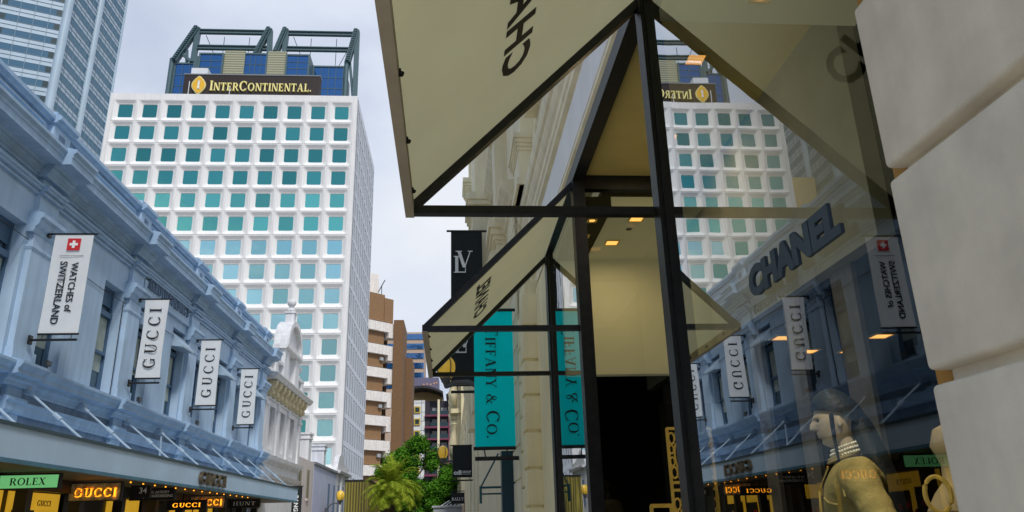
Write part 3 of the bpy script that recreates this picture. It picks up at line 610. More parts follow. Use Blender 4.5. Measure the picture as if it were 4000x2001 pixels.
arci = [(yc+(rr-0.35)*math.cos(R(180*k/20)), 9.95+(rr-0.35)*0.86*math.sin(R(180*k/20))) for k in range(20, -1, -1)]
m = MB(); m.prism(arc, X-0.65, X-0.08, 'x'); 
for k in range(20):
    m.prism([arc[k], arc[k+1], arci[19-k], arci[20-k]], X-0.08, X+0.2, 'x')
m.build('arched_pediment', WHITEST, at)
m = MB(); m.box(X-0.28, X-0.5, 44.55, 46.25, 7.8, 9.6); m.build('blind_panel', YSTONE, at)
m = MB(); m.box(X-0.5, X+0.02, yc-0.28, yc+0.28, 11.6, 12.3); m.box(X-0.56, X+0.08, yc-0.34, yc+0.34, 12.25, 12.36)
m.lathe([(0.2, 0), (0.26, 0.1), (0.1, 0.28), (0.14, 0.36)], (X-0.24, yc, 12.36), 12); m.ball((X-0.24, yc, 12.95), 0.26); m.build('finial', WHITEST, at)
m = MB()
for y in (48.0,): m.lathe([(0.2, 0), (0.2, 0.1), (0.08, 0.18), (0.26, 0.36), (0.3, 0.6), (0.2, 0.66), (0.06, 0.8), (0.1, 0.9), (0.02, 0.98)], (X-0.2, y, 8.85), 12)
m.build('urn', WHITEST, ob)

# low buildings beyond
lb = thing('low_beige_building', 'low beige rendered building with tall narrow windows', 'building', (-9.7, 52, GZ))
m = MB(); m.box(X, X-5, 49.35, 54.6, GZ, 4.25); m.build('wall', BEIGEW, lb)
for y in (49.6, 52.3):
    m = MB(); m.box(X+0.03, X-0.1, y, y+0.75, 1.85, 3.65); wo = m.build('window', mat('olive_shutter', (0.22, 0.21, 0.13), 0.7), lb)
    MB().box(X+0.1, X-0.02, y-0.08, y+0.83, 1.72, 1.85).build('sill', BEIGEW, wo)
def chimney(y, ztop, zb, cw, lab):
    m = MB(); m.box(X-0.2, X-0.2-cw, y, y+cw, zb, ztop-0.3); m.box(X-0.12, X-0.28-cw, y-0.08, y+cw+0.08, ztop-0.42, ztop-0.3); m.box(X-0.08, X-0.32-cw, y-0.12, y+cw+0.12, ztop-0.12, ztop); m.box(X-0.16, X-0.24-cw, y-0.04, y+cw+0.04, ztop-0.3, ztop-0.12)
    return m
chimney(53.4, 6.15, 4.2, 0.95, '').build('chimney', WHITEST, lb)
lw = thing('lilac_building', 'low lilac rendered building with grey coping and a white chimney', 'building', (-9.7, 60, GZ))
m = MB(); m.box(X, X-5, 54.7, 65, GZ, 4.15); m.build('wall', LILAC, lw)
m = MB(); m.box(X+0.12, X-0.3, 54.65, 65.05, 4.15, 4.32); m.build('coping', ROOFG, lw)
chimney(59.6, 5.95, 4.2, 0.9, '').build('chimney', WHITEST, lw)
for y in (61.0, 63.6): MB().box(X+0.03, X-0.1, y, y+0.7, 1.0, 3.2).build('window', SASH, lw)
sg = thing('scroll_gable_building', 'small white building with a curved scroll gable beyond the lilac wall', 'building', (-9.7, 68, GZ))
m = MB(); m.box(X, X-5, 65.1, 72, GZ, 4.3); m.prism([(65.2, 4.3), (72, 4.3), (72, 4.9), (70, 5.0), (69.2, 5.3), (68.6, 5.75), (67.2, 5.85), (66.2, 5.6), (65.6, 4.9)], X, X-0.4, 'x'); m.build('wall', WHITEST, sg)
m = MB(); m.prism([(X-0.1, 4.2), (X+0.25, 4.25), (X+0.3, 4.42), (X-0.1, 4.5)], 65.2, 72, 'y'); m.box(X+0.12, X-0.1, 67.2, 67.8, GZ, 4.2); m.box(X+0.12, X-0.1, 70.8, 71.4, GZ, 4.2); m.build('cornice', WHITEST, sg)
for y in (65.9, 68.6): MB().box(X+0.03, X-0.1, y, y+0.8, 1.2, 3.3).build('window', SASH, sg)
# dark vertical banner
t = thing('banner', 'black vertical banner with white lettering at the end of the blue canopy', 'banner', (-9.4, 46, 0))
m = MB(); m.box(-9.30, -8.75, 46, 46.03, -0.9, 2.28); cl = m.build('cloth', BANNERK, t)
sh, W_, H_ = sans('BANG & OLUFSEN', 1, 0.03); k = 2.6/W_; m = MB(); put(m, sh, (-9.05, 45.99, 0.5), (0, 0, -1), (1, 0, 0), 0.004, None, k, k); m.build('lettering', WHITEINK, cl)
MB().tube([(-9.7, 46.015, 2.3), (-8.7, 46.015, 2.3)], 0.03, 8).build('top_arm', BLACK, t)

# ------------------------------------------------------------------ wall lanterns
def lantern(xg, y, zg, r, xwall, zwall, label, rot=0.0, name='wall_lamp', group='amber globe street lamps'):
    t = thing(name, label, 'street lamp', (xwall, y, zwall), rot, group)
    m = MB(); m.lathe([(r*0.30, -r*1.22), (r*0.62, -r*1.0), (r*0.90, -r*0.55), (r*1.0, 0), (r*0.96, r*0.45), (r*0.78, r*0.85), (r*0.5, r*1.12), (r*0.1, r*1.28)], (xg, y, zg), 20); gl = m.build('globe', GLOBE, t)
    m = MB()
    for a in range(4):
        ca, sa = math.cos(R(a*90+30)), math.sin(R(a*90+30))
        m.tube([(xg+ca*r*kr, y+sa*r*kr, zg+kz*r) for kr, kz in ((0.35, -1.35), (0.70, -1.02), (0.96, -0.55), (1.05, 0.0), (1.0, 0.45), (0.82, 0.88))], r*0.06, 6)
    m.lathe([(r*0.12, -r*2.1), (r*0.22, -r*1.85), (r*0.3, -r*1.6), (r*0.45, -r*1.45), (r*0.5, -r*1.3), (r*0.62, -r*1.05)], (xg, y, zg), 12); m.build('cage', IRON, t)
    d = 1 if xwall > xg else -1; L_ = abs(xwall-xg); zb = zg-r*1.9
    m = MB(); pts = [(xg, y, zb), (xg+d*L_*0.18, y, zb+0.06), (xg+d*L_*0.40, y, zb+0.07), (xg+d*L_*0.62, y, zb-0.02), (xg+d*L_*0.82, y, zb-(zb-zwall)*0.5), (xg+d*L_*0.94, y, zwall+0.06), (xwall, y, zwall-0.1)]
    m.tube(pts, 0.045, 8); m.box(xwall, xwall-d*0.08, y-0.1, y+0.1, zwall-0.4, zwall+0.3); m.build('arm', IRON, t)
    return t
lantern(-8.60, 60.0, 2.25, 0.30, -9.66, 1.15, 'small amber lamp on a curved arm against the lilac wall')
lantern(-0.065, 13.0, 2.535, 0.165, 0.87, 1.75, 'large amber globe lamp in front of the charcoal banner', ROT)
lantern(-0.28, 32.0, 2.78, 0.215, 0.87, 2.2, 'amber globe lamp beside the grey group banner, above the trees', ROT)

# ------------------------------------------------------------------ hotel
HY = 100.0; SP = 3.42; RP = 3.5; XC0 = -47.52; ZC0 = 57.57
ht = thing('hotel_tower', 'white concrete hotel tower with a grid of deep square teal windows', 'hotel', (-32, HY, GZ))
xl, xr = XC0-SP/2, XC0+9.5*SP
def rrect(w, h, r, n=3):
    pts = []
    for cx, cz, a0 in ((w/2-r, h/2-r, 0), (-w/2+r, h/2-r, 90), (-w/2+r, -h/2+r, 180), (w/2-r, -h/2+r, 270)):
        for k in range(n+1): a = R(a0+90*k/n); pts.append((cx+r*math.cos(a), cz+r*math.sin(a)))
    return pts
def ringfaces(mb, A, ya, B, yb, cx, cz, m=None):
    n = len(A); vs = [(cx+p, ya, cz+q) for p, q in A]+[(cx+p, yb, cz+q) for p, q in B]
    mb.add(vs, [(i, (i+1) % n, n+(i+1) % n, n+i) for i in range(n)], m)
# cell: square face around the pocket, flush with the facade plane
O = rrect(SP, RP, 0.001, 3); P1 = rrect(3.16, 3.24, 0.28); P2 = rrect(2.34, 2.42, 0.22); P3 = rrect(2.06, 2.14, 0.20); P4 = rrect(1.95, 2.05, 0.18)
w = MB()
for c in range(10):
    for r in range(17):
        cx, cz = XC0+c*SP, ZC0-r*RP
        ringfaces(w, O, HY+0.07, rrect(3.34, 3.42, 0.1), HY, cx, cz); ringfaces(w, rrect(3.34, 3.42, 0.1), HY, P1, HY, cx, cz)
zt = ZC0+RP/2; zb = ZC0-16.5*RP
w.box(xl, xr, HY+0.02, HY+1.2, zt, 60.32); w.box(xr, -14.49, HY-0.0, HY+1.2, zb, 60.32); w.box(xl-0.5, xl, HY, HY+1.2, zb, 60.32)
w.box(xl-0.5, -14.49, HY+0.5, HY+1.2, GZ, zb)
w.build('front_wall', HOTEL, ht)
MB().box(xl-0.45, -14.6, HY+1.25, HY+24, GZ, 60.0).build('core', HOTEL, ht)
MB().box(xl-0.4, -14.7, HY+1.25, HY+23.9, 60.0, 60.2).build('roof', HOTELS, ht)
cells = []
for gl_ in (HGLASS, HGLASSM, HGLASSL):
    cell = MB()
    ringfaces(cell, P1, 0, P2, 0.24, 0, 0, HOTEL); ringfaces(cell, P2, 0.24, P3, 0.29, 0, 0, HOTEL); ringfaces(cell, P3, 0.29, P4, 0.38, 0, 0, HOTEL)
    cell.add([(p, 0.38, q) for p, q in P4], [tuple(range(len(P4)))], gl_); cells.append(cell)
glz = lambda r: 0 if r < 4 else 1 if r < 6 else 2  # picks the painted reflection tint by floor
CAMM = None
def bmv(o): return o
def hidden(c, r):
    x, z = XC0+c*SP, ZC0-r*RP
    # behind the blue arcade's parapet (seen from the eye) or the ornate building
    ycr = WX/(x/HY) if x < 0 else 1e9
    if ycr < 39.5 and z/HY*ycr < 8.9: return True
    if 39.5 <= ycr < 49 and z/HY*ycr < 7.8: return True
    if ycr > 49 and z/HY*ycr < 3.5: return True
    return False
vis = [(c, r) for c in range(10) for r in range(17) if not hidden(c, r)]
rest = [(c, r) for c in range(10) for r in range(17) if hidden(c, r)]
extra = vis[100:] if len(vis) > 100 else []
proto = {}; hb = Vector(ht['base'])
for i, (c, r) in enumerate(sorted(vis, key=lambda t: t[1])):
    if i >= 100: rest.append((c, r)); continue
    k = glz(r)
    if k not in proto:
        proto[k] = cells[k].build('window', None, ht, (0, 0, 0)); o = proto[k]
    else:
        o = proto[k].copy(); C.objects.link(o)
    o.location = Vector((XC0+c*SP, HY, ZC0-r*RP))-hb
rm = MB()
for c, r in rest:
    rm.add([(v[0]+XC0+c*SP, v[1]+HY, v[2]+ZC0-r*RP) for v in cell.v], [f for f, k in zip(cell.f, cell.m) if k == 0], HOTEL)
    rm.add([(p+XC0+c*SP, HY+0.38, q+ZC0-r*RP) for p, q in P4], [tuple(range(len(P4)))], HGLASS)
o = rm.build('window_group', None, ht); o['kind'] = 'stuff'
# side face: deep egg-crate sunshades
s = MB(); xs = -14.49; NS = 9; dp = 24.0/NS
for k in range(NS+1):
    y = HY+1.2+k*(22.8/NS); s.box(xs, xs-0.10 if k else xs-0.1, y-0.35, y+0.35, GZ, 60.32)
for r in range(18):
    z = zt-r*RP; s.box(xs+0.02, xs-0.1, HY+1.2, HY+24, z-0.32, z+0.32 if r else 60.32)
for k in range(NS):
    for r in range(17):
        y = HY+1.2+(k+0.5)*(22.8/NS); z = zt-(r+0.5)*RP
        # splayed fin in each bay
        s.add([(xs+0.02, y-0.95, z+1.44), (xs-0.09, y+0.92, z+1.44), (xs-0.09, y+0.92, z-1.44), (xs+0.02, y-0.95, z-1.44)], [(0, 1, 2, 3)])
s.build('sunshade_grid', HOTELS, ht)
m = MB()
for k in range(NS):
    for r in range(17):
        y = HY+1.2+(k+0.5)*(22.8/NS); z = zt-(r+0.5)*RP
        m.box(xs-0.02, xs-0.09, y+0.55, y+0.9, z-1.3, z+1.1)
o = m.build('slot_window', mat('slot_dark', (0.16, 0.19, 0.22), 0.4), ht); o['kind'] = 'stuff'
# roof-top glass crown
def gbox(x0, x1, y, z0, z1, nx, nz, name, fr=STEELG, depth=6):
    a = MB().box(x0, x1, y, y+depth, z0, z1).build(name, HGLASS2, ht)
    f = MB(); t = 0.28
    f.box(x0-t, x0, y-0.15, y+depth, z0, z1+t); f.box(x1, x1+t, y-0.15, y+depth, z0, z1+t); f.box(x0, x1, y-0.15, y+depth, z1, z1+t)
    for k in range(1, nz): z = z0+(z1-z0)*k/nz; f.box(x0, x1, y-0.06, y-0.002, z-0.05, z+0.05)
    for k in range(1, nx): x = x0+(x1-x0)*k/nx; f.box(x-0.04, x+0.04, y-0.08, y-0.002, z0, z1)
    f.build('mullions', fr, a)
gbox(-47.3, -43.9, 115, 60.2, 75.1, 3, 7, 'glass_block')
gbox(-42.3, -38.8, 112, 60.2, 75.1, 2, 12, 'glass_bay')
gbox(-35.1, -31.7, 112.3, 60.2, 75.4, 4, 8, 'glass_bay')
gbox(-28.1, -24.7, 112, 60.2, 75.1, 2, 12, 'glass_bay')
gbox(-24.2, -19.3, 115, 60.2, 74.9, 4, 7, 'glass_block')
for x0, x1 in ((-38.5, -35.15), (-31.4, -28.4)): MB().box(x0, x1, 112.1, 118, 60.2, 76.0).build('louvred_panel', LOUVRE, ht)
MB().box(-43.6, -42.6, 112.6, 118, 60.2, 75.2).build('link_wall', STEELG, ht)
MB().box(-37.9, -36.2, 111.95, 112.09, 66.5, 69.2).build('vent_window', HGLASS2, ht)
MB().box(-41.2, -38.7, 106, 109, 60.2, 68.6).build('plant_box', HOTELS, ht)
for x in (-48.0, -18.75): MB().tube([(x, 114.8, 60.2), (x, 114.8, 76.0)], 0.42, 10).build('corner_post', STEELG, ht)
def truss(xa, xb, name='truss'):
    m = MB()
    for zc in (81.75, 78.55):
        m.box(xa, xb, 114.7, 115.3, zc-0.42, zc-0.18); m.box(xa, xb, 114.7, 115.3, zc+0.22, zc+0.38); n = 26
        for k in range(n):
            x = xa+(xb-xa)*k/n; m.bar((x, 115, zc-0.2), (x+(xb-xa)/n*0.9, 115, zc+0.26), 0.16)
    m.tube([(xa+1, 115.6, 81.4), (xa+3.2, 118, 76)], 0.06, 5); m.tube([(xa+4, 116, 81.4), (xa+4, 116, 76)], 0.06, 5); m.tube([(xb-3.4, 116, 81.4), (xb-3.4, 116, 76)], 0.06, 5); m.tube([(xb-0.6, 115.6, 80.6), (xb-3.2, 118, 77)], 0.06, 5)
    m.build(name, STEELG, ht)
truss(-44.2, -32.5); truss(-29.3, -17.5)
def strut(xtop, xf, zf, xv, zv):
    m = MB(); m.bar((xtop, 114.8, 82.4), (xf, 114.8, zf), 0.95); m.bar((xtop+0.1, 115.0, 82.3), (xv, 115.0, zv), 0.8)
    n = 18
    for k in range(n):
        f = (k+0.5)/n; m.box(xtop+(xf-xtop)*f-0.3, xtop+(xf-xtop)*f+0.25, 114.0, 114.2, 82.4+(zf-82.4)*f-0.1, 82.4+(zf-82.4)*f+0.1)
    m.build('raking_strut', STEELG, ht)
strut(-44.5, -47.6, 75.6, -44.6, 75.5); strut(-32.3, -34.2, 77.0, -32.0, 77); strut(-29.5, -30.9, 77.5, -29.5, 76.5); strut(-17.3, -18.6, 75.8, -17.1, 60.3)
m = MB(); m.bar((-46.6, 115, 77.2), (-44.9, 115, 75.6), 0.5); m.bar((-45.9, 115.1, 78), (-45.7, 115.1, 75.6), 0.4); m.bar((-18.4, 115.3, 77), (-17.1, 115.3, 66), 0.45); m.bar((-17.2, 115.4, 70), (-18.6, 115.4, 60.3), 0.5); m.bar((-18.5, 115.5, 66), (-17.2, 115.5, 60.3), 0.45); m.build('cross_brace', STEELG, ht)
# rooftop sign
rs = thing('rooftop_sign', 'dark brown ribbed rooftop sign with pale gold serif lettering and leaf emblem', 'sign', (-31, 103, 60.3))
m = MB(); m.box(-40.95, -20.75, 103, 104.5, 60.25, 65.45); sp = m.build('panel', SIGNBR, rs)
MB().box(-41.05, -20.65, 102.92, 104.6, 65.45, 65.62).build('cap', ROOFG, rs)
sh, W_, H_ = serif('_INTER_CONTINENTAL.', 1, 0.10, 0.80); m = MB(); k = 15.05/W_
put(m, sh, (-29.45, 102.98, 63.50), (1, 0, 0), (0, 0, 1), 0.25, None, k, 1.62); m.build('lettering', GOLDL, sp)
leaf = []
for k in range(24):
    a = 2*math.pi*k/24; r_ = 1.0+0.28*abs(math.sin(a))**6
    leaf.append((1.05*math.cos(a)*(1-0.18*abs(math.sin(a))**3), 1.38*math.sin(a)*r_/1.12))
m = MB(); put(m, [(leaf, [tuple(range(24))])], (-38.62, 102.98, 63.55), (1, 0, 0), (0, 0, 1), 0.22); em = m.build('emblem', mat('emblem_rim', (0.75, 0.66, 0.30), 0.4), sp)
m = MB(); put(m, [([(a*0.84, b*0.86) for a, b in leaf], [tuple(range(24))])], (-38.62, 102.75, 63.55), (1, 0, 0), (0, 0, 1), 0.06); m.build('emblem_face', mat('emblem_gold', (0.72, 0.42, 0.03), 0.4, emit=(0.8, 0.45, 0.02, 0.1)), em)
sh, W_, H_ = serif('I', 1); m = MB(); put(m, sh, (-38.58, 102.66, 63.5), (1, 0, 0), (0, 0, 1), 0.06, None, 1.6, 1.35); m.build('emblem_letter', WHITEINK, em)
m = MB(); m.tube([(-39.9, 102.5, 60.3), (-39.9, 102.5, 64)], 0.06, 6); m.tube([(-33.9, 102.5, 60.3), (-33.9, 102.5, 63.2)], 0.05, 6); m.build('mast', HOTELS, rs)

# ------------------------------------------------------------------ office tower (far left)
ot = thing('office_tower', 'tall pale blue glass office tower with horizontal window bands, far left', 'office tower', (-90, 160, GZ))
cA = Vector((-87, 150)); dl = Vector((-0.93, -0.36)).normalized()      # left face runs off to the left
fr_ = Vector((0, 1))
def tow(name, u0, u1, z0, z1, face, m, dpt=0.25, out=0.0):
    b = MB()
    d = dl if face == 'l' else fr_
    nrm = Vector((0.36*-1, 0.93*-1))*-1 if False else (Vector((dl.y, -dl.x)) if face == 'l' else Vector((1, 0)))
    if face == 'l' and nrm.y > 0: nrm = -nrm
    a = cA+d*u0+nrm*out; c_ = cA+d*u1+nrm*out; e = a-nrm*dpt; f = c_-nrm*dpt
    b.prism([tuple(a), tuple(c_), tuple(f), tuple(e)], z0, z1, 'z'); return b
m = tow('w', 0, 42, GZ, 150, 'l', None, 1.0); m.build('left_wall', TOWP, ot)
m = tow('w', 0, 12.5, GZ, 150, 'r', None, 1.0); m.build('right_wall', TOWP, ot)
m = tow('w', 12.5, 24.8, GZ, 150, 'r', None, 1.0, 0.0); m.build('right_wall', TOWP, ot)
m = MB(); m.tube([(-87, 150, GZ), (-87, 150, 150)], 0.9, 14); m.tube([(-86.9, 162.6, GZ), (-86.9, 162.6, 150)], 0.8, 12); m.tube([(-86.9, 174.8, GZ), (-86.9, 174.8, 150)], 0.35, 8); m.build('corner_column', TOWP, ot)
for k in range(22):
    z = 62+3.66*k
    wl = [tow('b', 1.0, 12.2, z, z+1.5, 'l', None, 0.2, 0.05)]
    b = MB()
    for q_ in (tow('b', 1.0, 12.2, z, z+1.55, 'l', None, 0.2, 0.05), tow('b', 0.9, 11.6, z, z+1.55, 'r', None, 0.2, 0.05), tow('b', 13.6, 24.4, z, z+1.55, 'r', None, 0.2, 0.05)): b.add(q_.v, q_.f)
    wb = b.build('window_band', TOWG, ot)
    for u_ in (0.95, 11.25): tow('b', u_, u_+1.05, z, z+1.55, 'l', None, 0.2, 0.09).build('corner_pane', TOWD, wb)
b = MB()
for k in range(30):
    z = 62+3.66*k
    for zz in (z-0.03, z+1.55, z+2.6):
        for q_ in (tow('b', 1.0, 42, zz, zz+0.06, 'l', None, 0.2, 0.10), tow('b', 0.9, 24.5, zz, zz+0.06, 'r', None, 0.2, 0.10)): b.add(q_.v, q_.f)
for u in (3.2, 6.0, 8.8, 19, 24, 29, 34): q_ = tow('b', u-0.04, u+0.04, 40, 150, 'l', None, 0.2, 0.105); b.add(q_.v, q_.f)
for u in (2.8, 5.0, 7.2, 9.4, 11.4, 15.8, 18, 20.2, 22.4): q_ = tow('b', u-0.03, u+0.03, 40, 150, 'r', None, 0.2, 0.105); b.add(q_.v, q_.f)
b.build('panel_joints', TOWL, ot)
m = tow('b', 12.6, 13.6, 40, 150, 'l', None, 0.2, 0.11); so = m.build('dark_slot', TOWD, ot)
b = MB()
for k in range(110): q_ = tow('b', 12.65, 13.55, 60+0.8*k, 60.18+0.8*k, 'l', None, 0.1, 0.16); b.add(q_.v, q_.f)
b.build('ladder_rungs', mat('rust_rung', (0.30, 0.16, 0.10), 0.7), so)
MB().box(-86.5, -75.6, 160, 166, GZ, 76.6).build('podium', TAN, ot)

# ------------------------------------------------------------------ brown brick apartments
bb = thing('brick_apartments', 'brown brick apartment block with pale stepped balconies beside the hotel', 'apartment block', (-13, 142, GZ))
ud = Vector((0.731, 0.682)); nd = Vector((0.682, -0.731)); P0 = Vector((-16.6, 140))
def plan(u0, u1, v0, v1): return [tuple(P0+ud*u+nd*v) for u, v in ((u0, v0), (u1, v0), (u1, v1), (u0, v1))]
m = MB(); m.prism(plan(-8, 4.0, 0, -12), GZ, 42.2, 'z'); m.prism(plan(4.0, 6.6, -2.2, -12), GZ, 41.8, 'z'); m.build('wall', BRICK, bb)
m = MB(); m.prism(plan(3.9, 6.0, 0.12, -2.2), 36.6, 41.6, 'z'); m.build('parapet', BRICK, bb)
for k in range(7):
    z = 36.55-4.38*k
    m = MB(); m.prism(plan(-8, 4.6, 0.7, -0.2), z-1.75, z, 'z'); m.prism(plan(4.6, 6.1, 0.7, -2.2), z-1.75-1.0, z+0.0, 'z')
    m.build('balcony', CONC, bb)
for k in range(7):
    z = 36.55-4.38*k
    m = MB(); m.prism(plan(4.3, 5.9, -2.1, -2.19), z-4.2, z-2.2, 'z'); wn = m.build('balcony_window', TOWD, bb)
    m = MB(); m.prism(plan(4.9, 5.0, -2.04, -2.1), z-4.2, z-2.2, 'z'); m.build('window_frame', CONC, wn)
    m = MB(); m.prism(plan(-7.5, 4.5, 0.72, 0.66), z+0.04, z+0.12, 'z'); m.build('handrail', IRON, bb)
    if k % 2: m = MB(); m.prism(plan(3.0, 3.7, 0.05, 0.5), z-2.9, z-2.3, 'z'); m.build('air_conditioner', GREYBOX, bb)
m = MB(); m.prism([(-11.9, 143), (-10.0, 143), (-10.0, 153), (-11.9, 153)], GZ, 37.3, 'z'); m.build('stair_tower', BRICK2, bb)
m = MB(); m.prism([(-10.6, 151), (-8.75, 151), (-8.75, 160), (-10.6, 160)], GZ, 31.6, 'z'); m.build('rear_tower', BRICK2, bb)
m = MB(); m.prism([(-19.5, 145), (-15.4, 147), (-15.9, 152), (-19.5, 152)], 40, 47.8, 'z'); m.build('plant_room', CONC, bb)
m = MB(); m.tube([(-15.5, 147, 44), (-14.2, 147, 46.6)], 0.1, 6); m.tube([(-14.8, 147, 43), (-14.8, 147, 45.6)], 0.08, 6); m.build('antenna', IRON, bb)

# dark apartment building with arched roof
da = thing('dark_apartments', 'dark apartment building with maroon balcony slabs and white window panel', 'apartment block', (-5, 180, GZ))
m = MB(); m.box(-7.3, 1.5, 180.8, 195, GZ, 27.5); m.box(-7.3, -6.2, 180, 181, GZ, 27.4); m.build('wall', DKCLAD, da)
m = MB(); m.box(-10.5, -7.3, 179.9, 195, GZ, 27.6); wp = m.build('white_panel', WPANEL, da)
m = MB()
for x in (-9.9, -8.1): m.box(x-0.04, x+0.04, 179.85, 179.9, GZ, 27.6)
for k in range(12): m.box(-10.5, -7.3, 179.85, 179.9, 27-2.1*k-0.04, 27-2.1*k+0.04)
m.build('joints', TOWL, wp)
for k in range(6):
    z = 25.4-2.75*k
    m = MB(); m.box(-9.75, -8.35, 179.6, 179.84, z-0.75, z+0.75); fo = m.build('window', GOLDF, wp)
    MB().box(-9.5, -8.6, 179.55, 179.59, z-0.5, z+0.5).build('pane', TOWD, fo)
for k in range(7):
    z = 26.4-2.66*k
    m = MB(); m.box(-7.3, 1.5, 179.2, 181, z-2.66, z-2.25); bo = m.build('balcony', MAROON, da)
    m = MB(); m.box(-6.0, 1.4, 179.3, 179.36, z-2.25, z-1.35); m.build('rail_glass', TOWD, bo)
    m = MB()
    for x in (-5.6, -3.6, -0.9): m.box(x, x+1.4, 180.7, 180.79, z-2.2, z-0.5)
    m.build('balcony_window', mat('pale_pane', (0.32, 0.34, 0.33), 0.4), bo)
m = MB()
for x, mt in ((-4.1, CREAM), (-1.6, MAROON)): m.box(x-0.25, x+0.25, 179.1, 179.5, GZ, 27.6, mt)
m.build('pier', None, da)
arc2 = [(-12.5+k*9.4/14, 27.7+4.2*math.sin(R(48+90*k/14))*1.0-1.2-0.0*k) for k in range(15)]
m = MB(); m.prism(arc2+[(a, b-0.55) for a, b in reversed(arc2)], 178, 192, 'y'); m.build('arched_roof', mat('dark_roof', (0.03, 0.03, 0.035), 0.5), da)
m = MB(); m.prism([(-2.4, 28.6), (0.2, 30.0), (1.8, 30.2), (1.8, 29.6), (0.3, 29.4), (-2.0, 28.1)], 178, 190, 'y'); m.build('curved_roof', MATS['dark_roof'], da)
MB().box(-10.4, -3.2, 184, 192, 27.5, 30.2).build('penthouse', TAN, da)
pb = thing('purple_block', 'purple grey clad block with small orange squares behind the arched roof', 'building', (-8, 200, GZ))
m = MB(); m.box(-11.6, -4.5, 198, 206, GZ, 36.2); w_ = m.build('wall', PURPLE, pb)
m = MB()
for i, (x, z) in enumerate([(-8.6, 34.2), (-7.7, 34.3), (-6.8, 34.2), (-5.9, 34.4), (-8.6, 32.7), (-6.9, 32.6), (-5.4, 33.0), (-5.3, 34.6)]): m.box(x, x+0.4, 197.9, 197.99, z, z+0.4)
m.build('orange_squares', mat('orange_sq', (0.62, 0.34, 0.20), 0.6), w_)
tg = thing('tan_office', 'tan office building with ribbon windows beyond the brick apartments', 'office building', (-12, 240, GZ))
m = MB(); m.box(-24, -10.3, 240, 260, GZ, 58.5); m.build('wall', mat('tan_wall', (0.50, 0.37, 0.27), 0.7), tg)
for k in range(6): MB().box(-24, -10.25, 239.8, 239.95, 41.5+3.1*k-0.9, 41.5+3.1*k+0.9).build('window_band', HGLASS2, tg)

# low houses seen only as reflections: the far side of the square behind the viewer
rb = thing('brick_block', 'dark brick block closing the street behind the viewer', 'building', (0, -40, GZ))
m = MB(); m.box(-60, 60, -44, -40, GZ, 13); m.build('wall', BRICK2, rb)
m = MB()
for k in range(24):
    for r in range(3): m.box(-57+k*4.8, -55+k*4.8, -39.9, -39.99, 1+r*4, 3.4+r*4)
o = m.build('window_rows', WPANEL, rb)

# ------------------------------------------------------------------ enclosure and kiosk in the square
ye = thing('slatted_enclosure', 'yellow slatted enclosure with black cap rail, left of the palm', 'enclosure', (-7.2, 58, GZ))
m = MB(); m.box(-8.0, -6.45, 58, 58.1, GZ, 3.14); 
m.build('front_panel', YSLAT, ye)
m = MB(); m.box(-6.45, -6.35, 58.0, 66, GZ, 3.14); m.build('side_panel', mat('olive_panel', (0.20, 0.18, 0.04), 0.6), ye)
m = MB(); m.box(-8.05, -6.3, 57.95, 58.15, 3.14, 3.26); m.box(-6.5, -6.3, 58.15, 66, 3.14, 3.26); m.build('cap_rail', BLACKM, ye)
m = MB()
for k in range(9): m.box(-8.0+k*0.19, -7.95+k*0.19, 57.9, 57.99, GZ, 3.12)
for k in range(7): m.box(-6.34, -6.29, 58.4+k, 58.5+k, GZ, 3.12)
m.build('slat', mat('dark_gold_slat', (0.14, 0.12, 0.03), 0.5), ye)
kb = thing('kiosk', 'low grey metal kiosk roof below the trees at the right', 'kiosk', (-0.7, 57, GZ))
m = MB(); m.bbox(-1.65, 0.45, 57, 59, GZ, 1.22, 0.05); m.build('body', GREYBOX, kb)
m = MB(); m.bbox(-1.75, 0.55, 56.9, 59.1, 1.15, 1.30, 0.03); m.build('roof', GREYBOX, kb)
m = MB()
for k in range(5): m.tube([(-1.1+k*0.3, 57.5, 1.3), (-0.5+k*0.25, 57.5, 1.65)], 0.03, 6)
m.build('roof_rack', WPANEL, kb)

# ------------------------------------------------------------------ trees
def tree(name, label, x, y, rx, ry, z0, z1, n, lm, seed, leaf=0.28, group=None):
    t = thing(name, label, 'tree', (x, y, GZ), 0, group); rnd = random.Random(seed)
    m = MB(); zc = (z0+z1)/2; h = (z1-z0)/2
    m.tube([(x, y, GZ), (x+0.1, y, z0*0.6+GZ*0.4), (x, y, zc)], 0.24, 8, None, 0.10)
    clumps = []
    for k in range(26):
        while True:
            a = Vector((rnd.uniform(-1, 1), rnd.uniform(-1, 1), rnd.uniform(-1, 1)))
            if 0.25 < a.length < 0.95: break
        c = Vector((x+a.x*rx, y+a.y*ry, zc+a.z*h)); clumps.append((c, rnd.uniform(0.45, 0.85)*min(rx, h)*0.48))
        if k < 9: m.tube([(x, y, zc-0.5), ((x+c.x)/2, (y+c.y)/2, (zc+c.z)/2-0.1), tuple(c)], 0.08, 5, None, 0.02)
    m.build('trunk', BARK, t)
    v = []; f = []
    for k in range(n):
        c, r = rnd.choice(clumps)
        d = Vector((rnd.gauss(0, 1), rnd.gauss(0, 1), rnd.gauss(0, 0.8))); d.normalize()
        p = c+d*r*(rnd.random()**0.33)*rnd.uniform(0.85, 1.15)
        u = Vector((rnd.gauss(0, 1), rnd.gauss(0, 1), rnd.gauss(0, 0.6))).normalized(); w = u.cross(d+Vector((0, 0, 0.6))).normalized()
        s = leaf*rnd.uniform(0.55, 1.2); i = len(v)
        v += [p-u*s*0.5, p+w*s*0.28, p+u*s*0.5-Vector((0, 0, s*0.12)), p-w*s*0.28]; f.append((i, i+1, i+2, i+3))
    b = MB(); b.add(v, f); me = b.build('crown', lm, t)
    return t
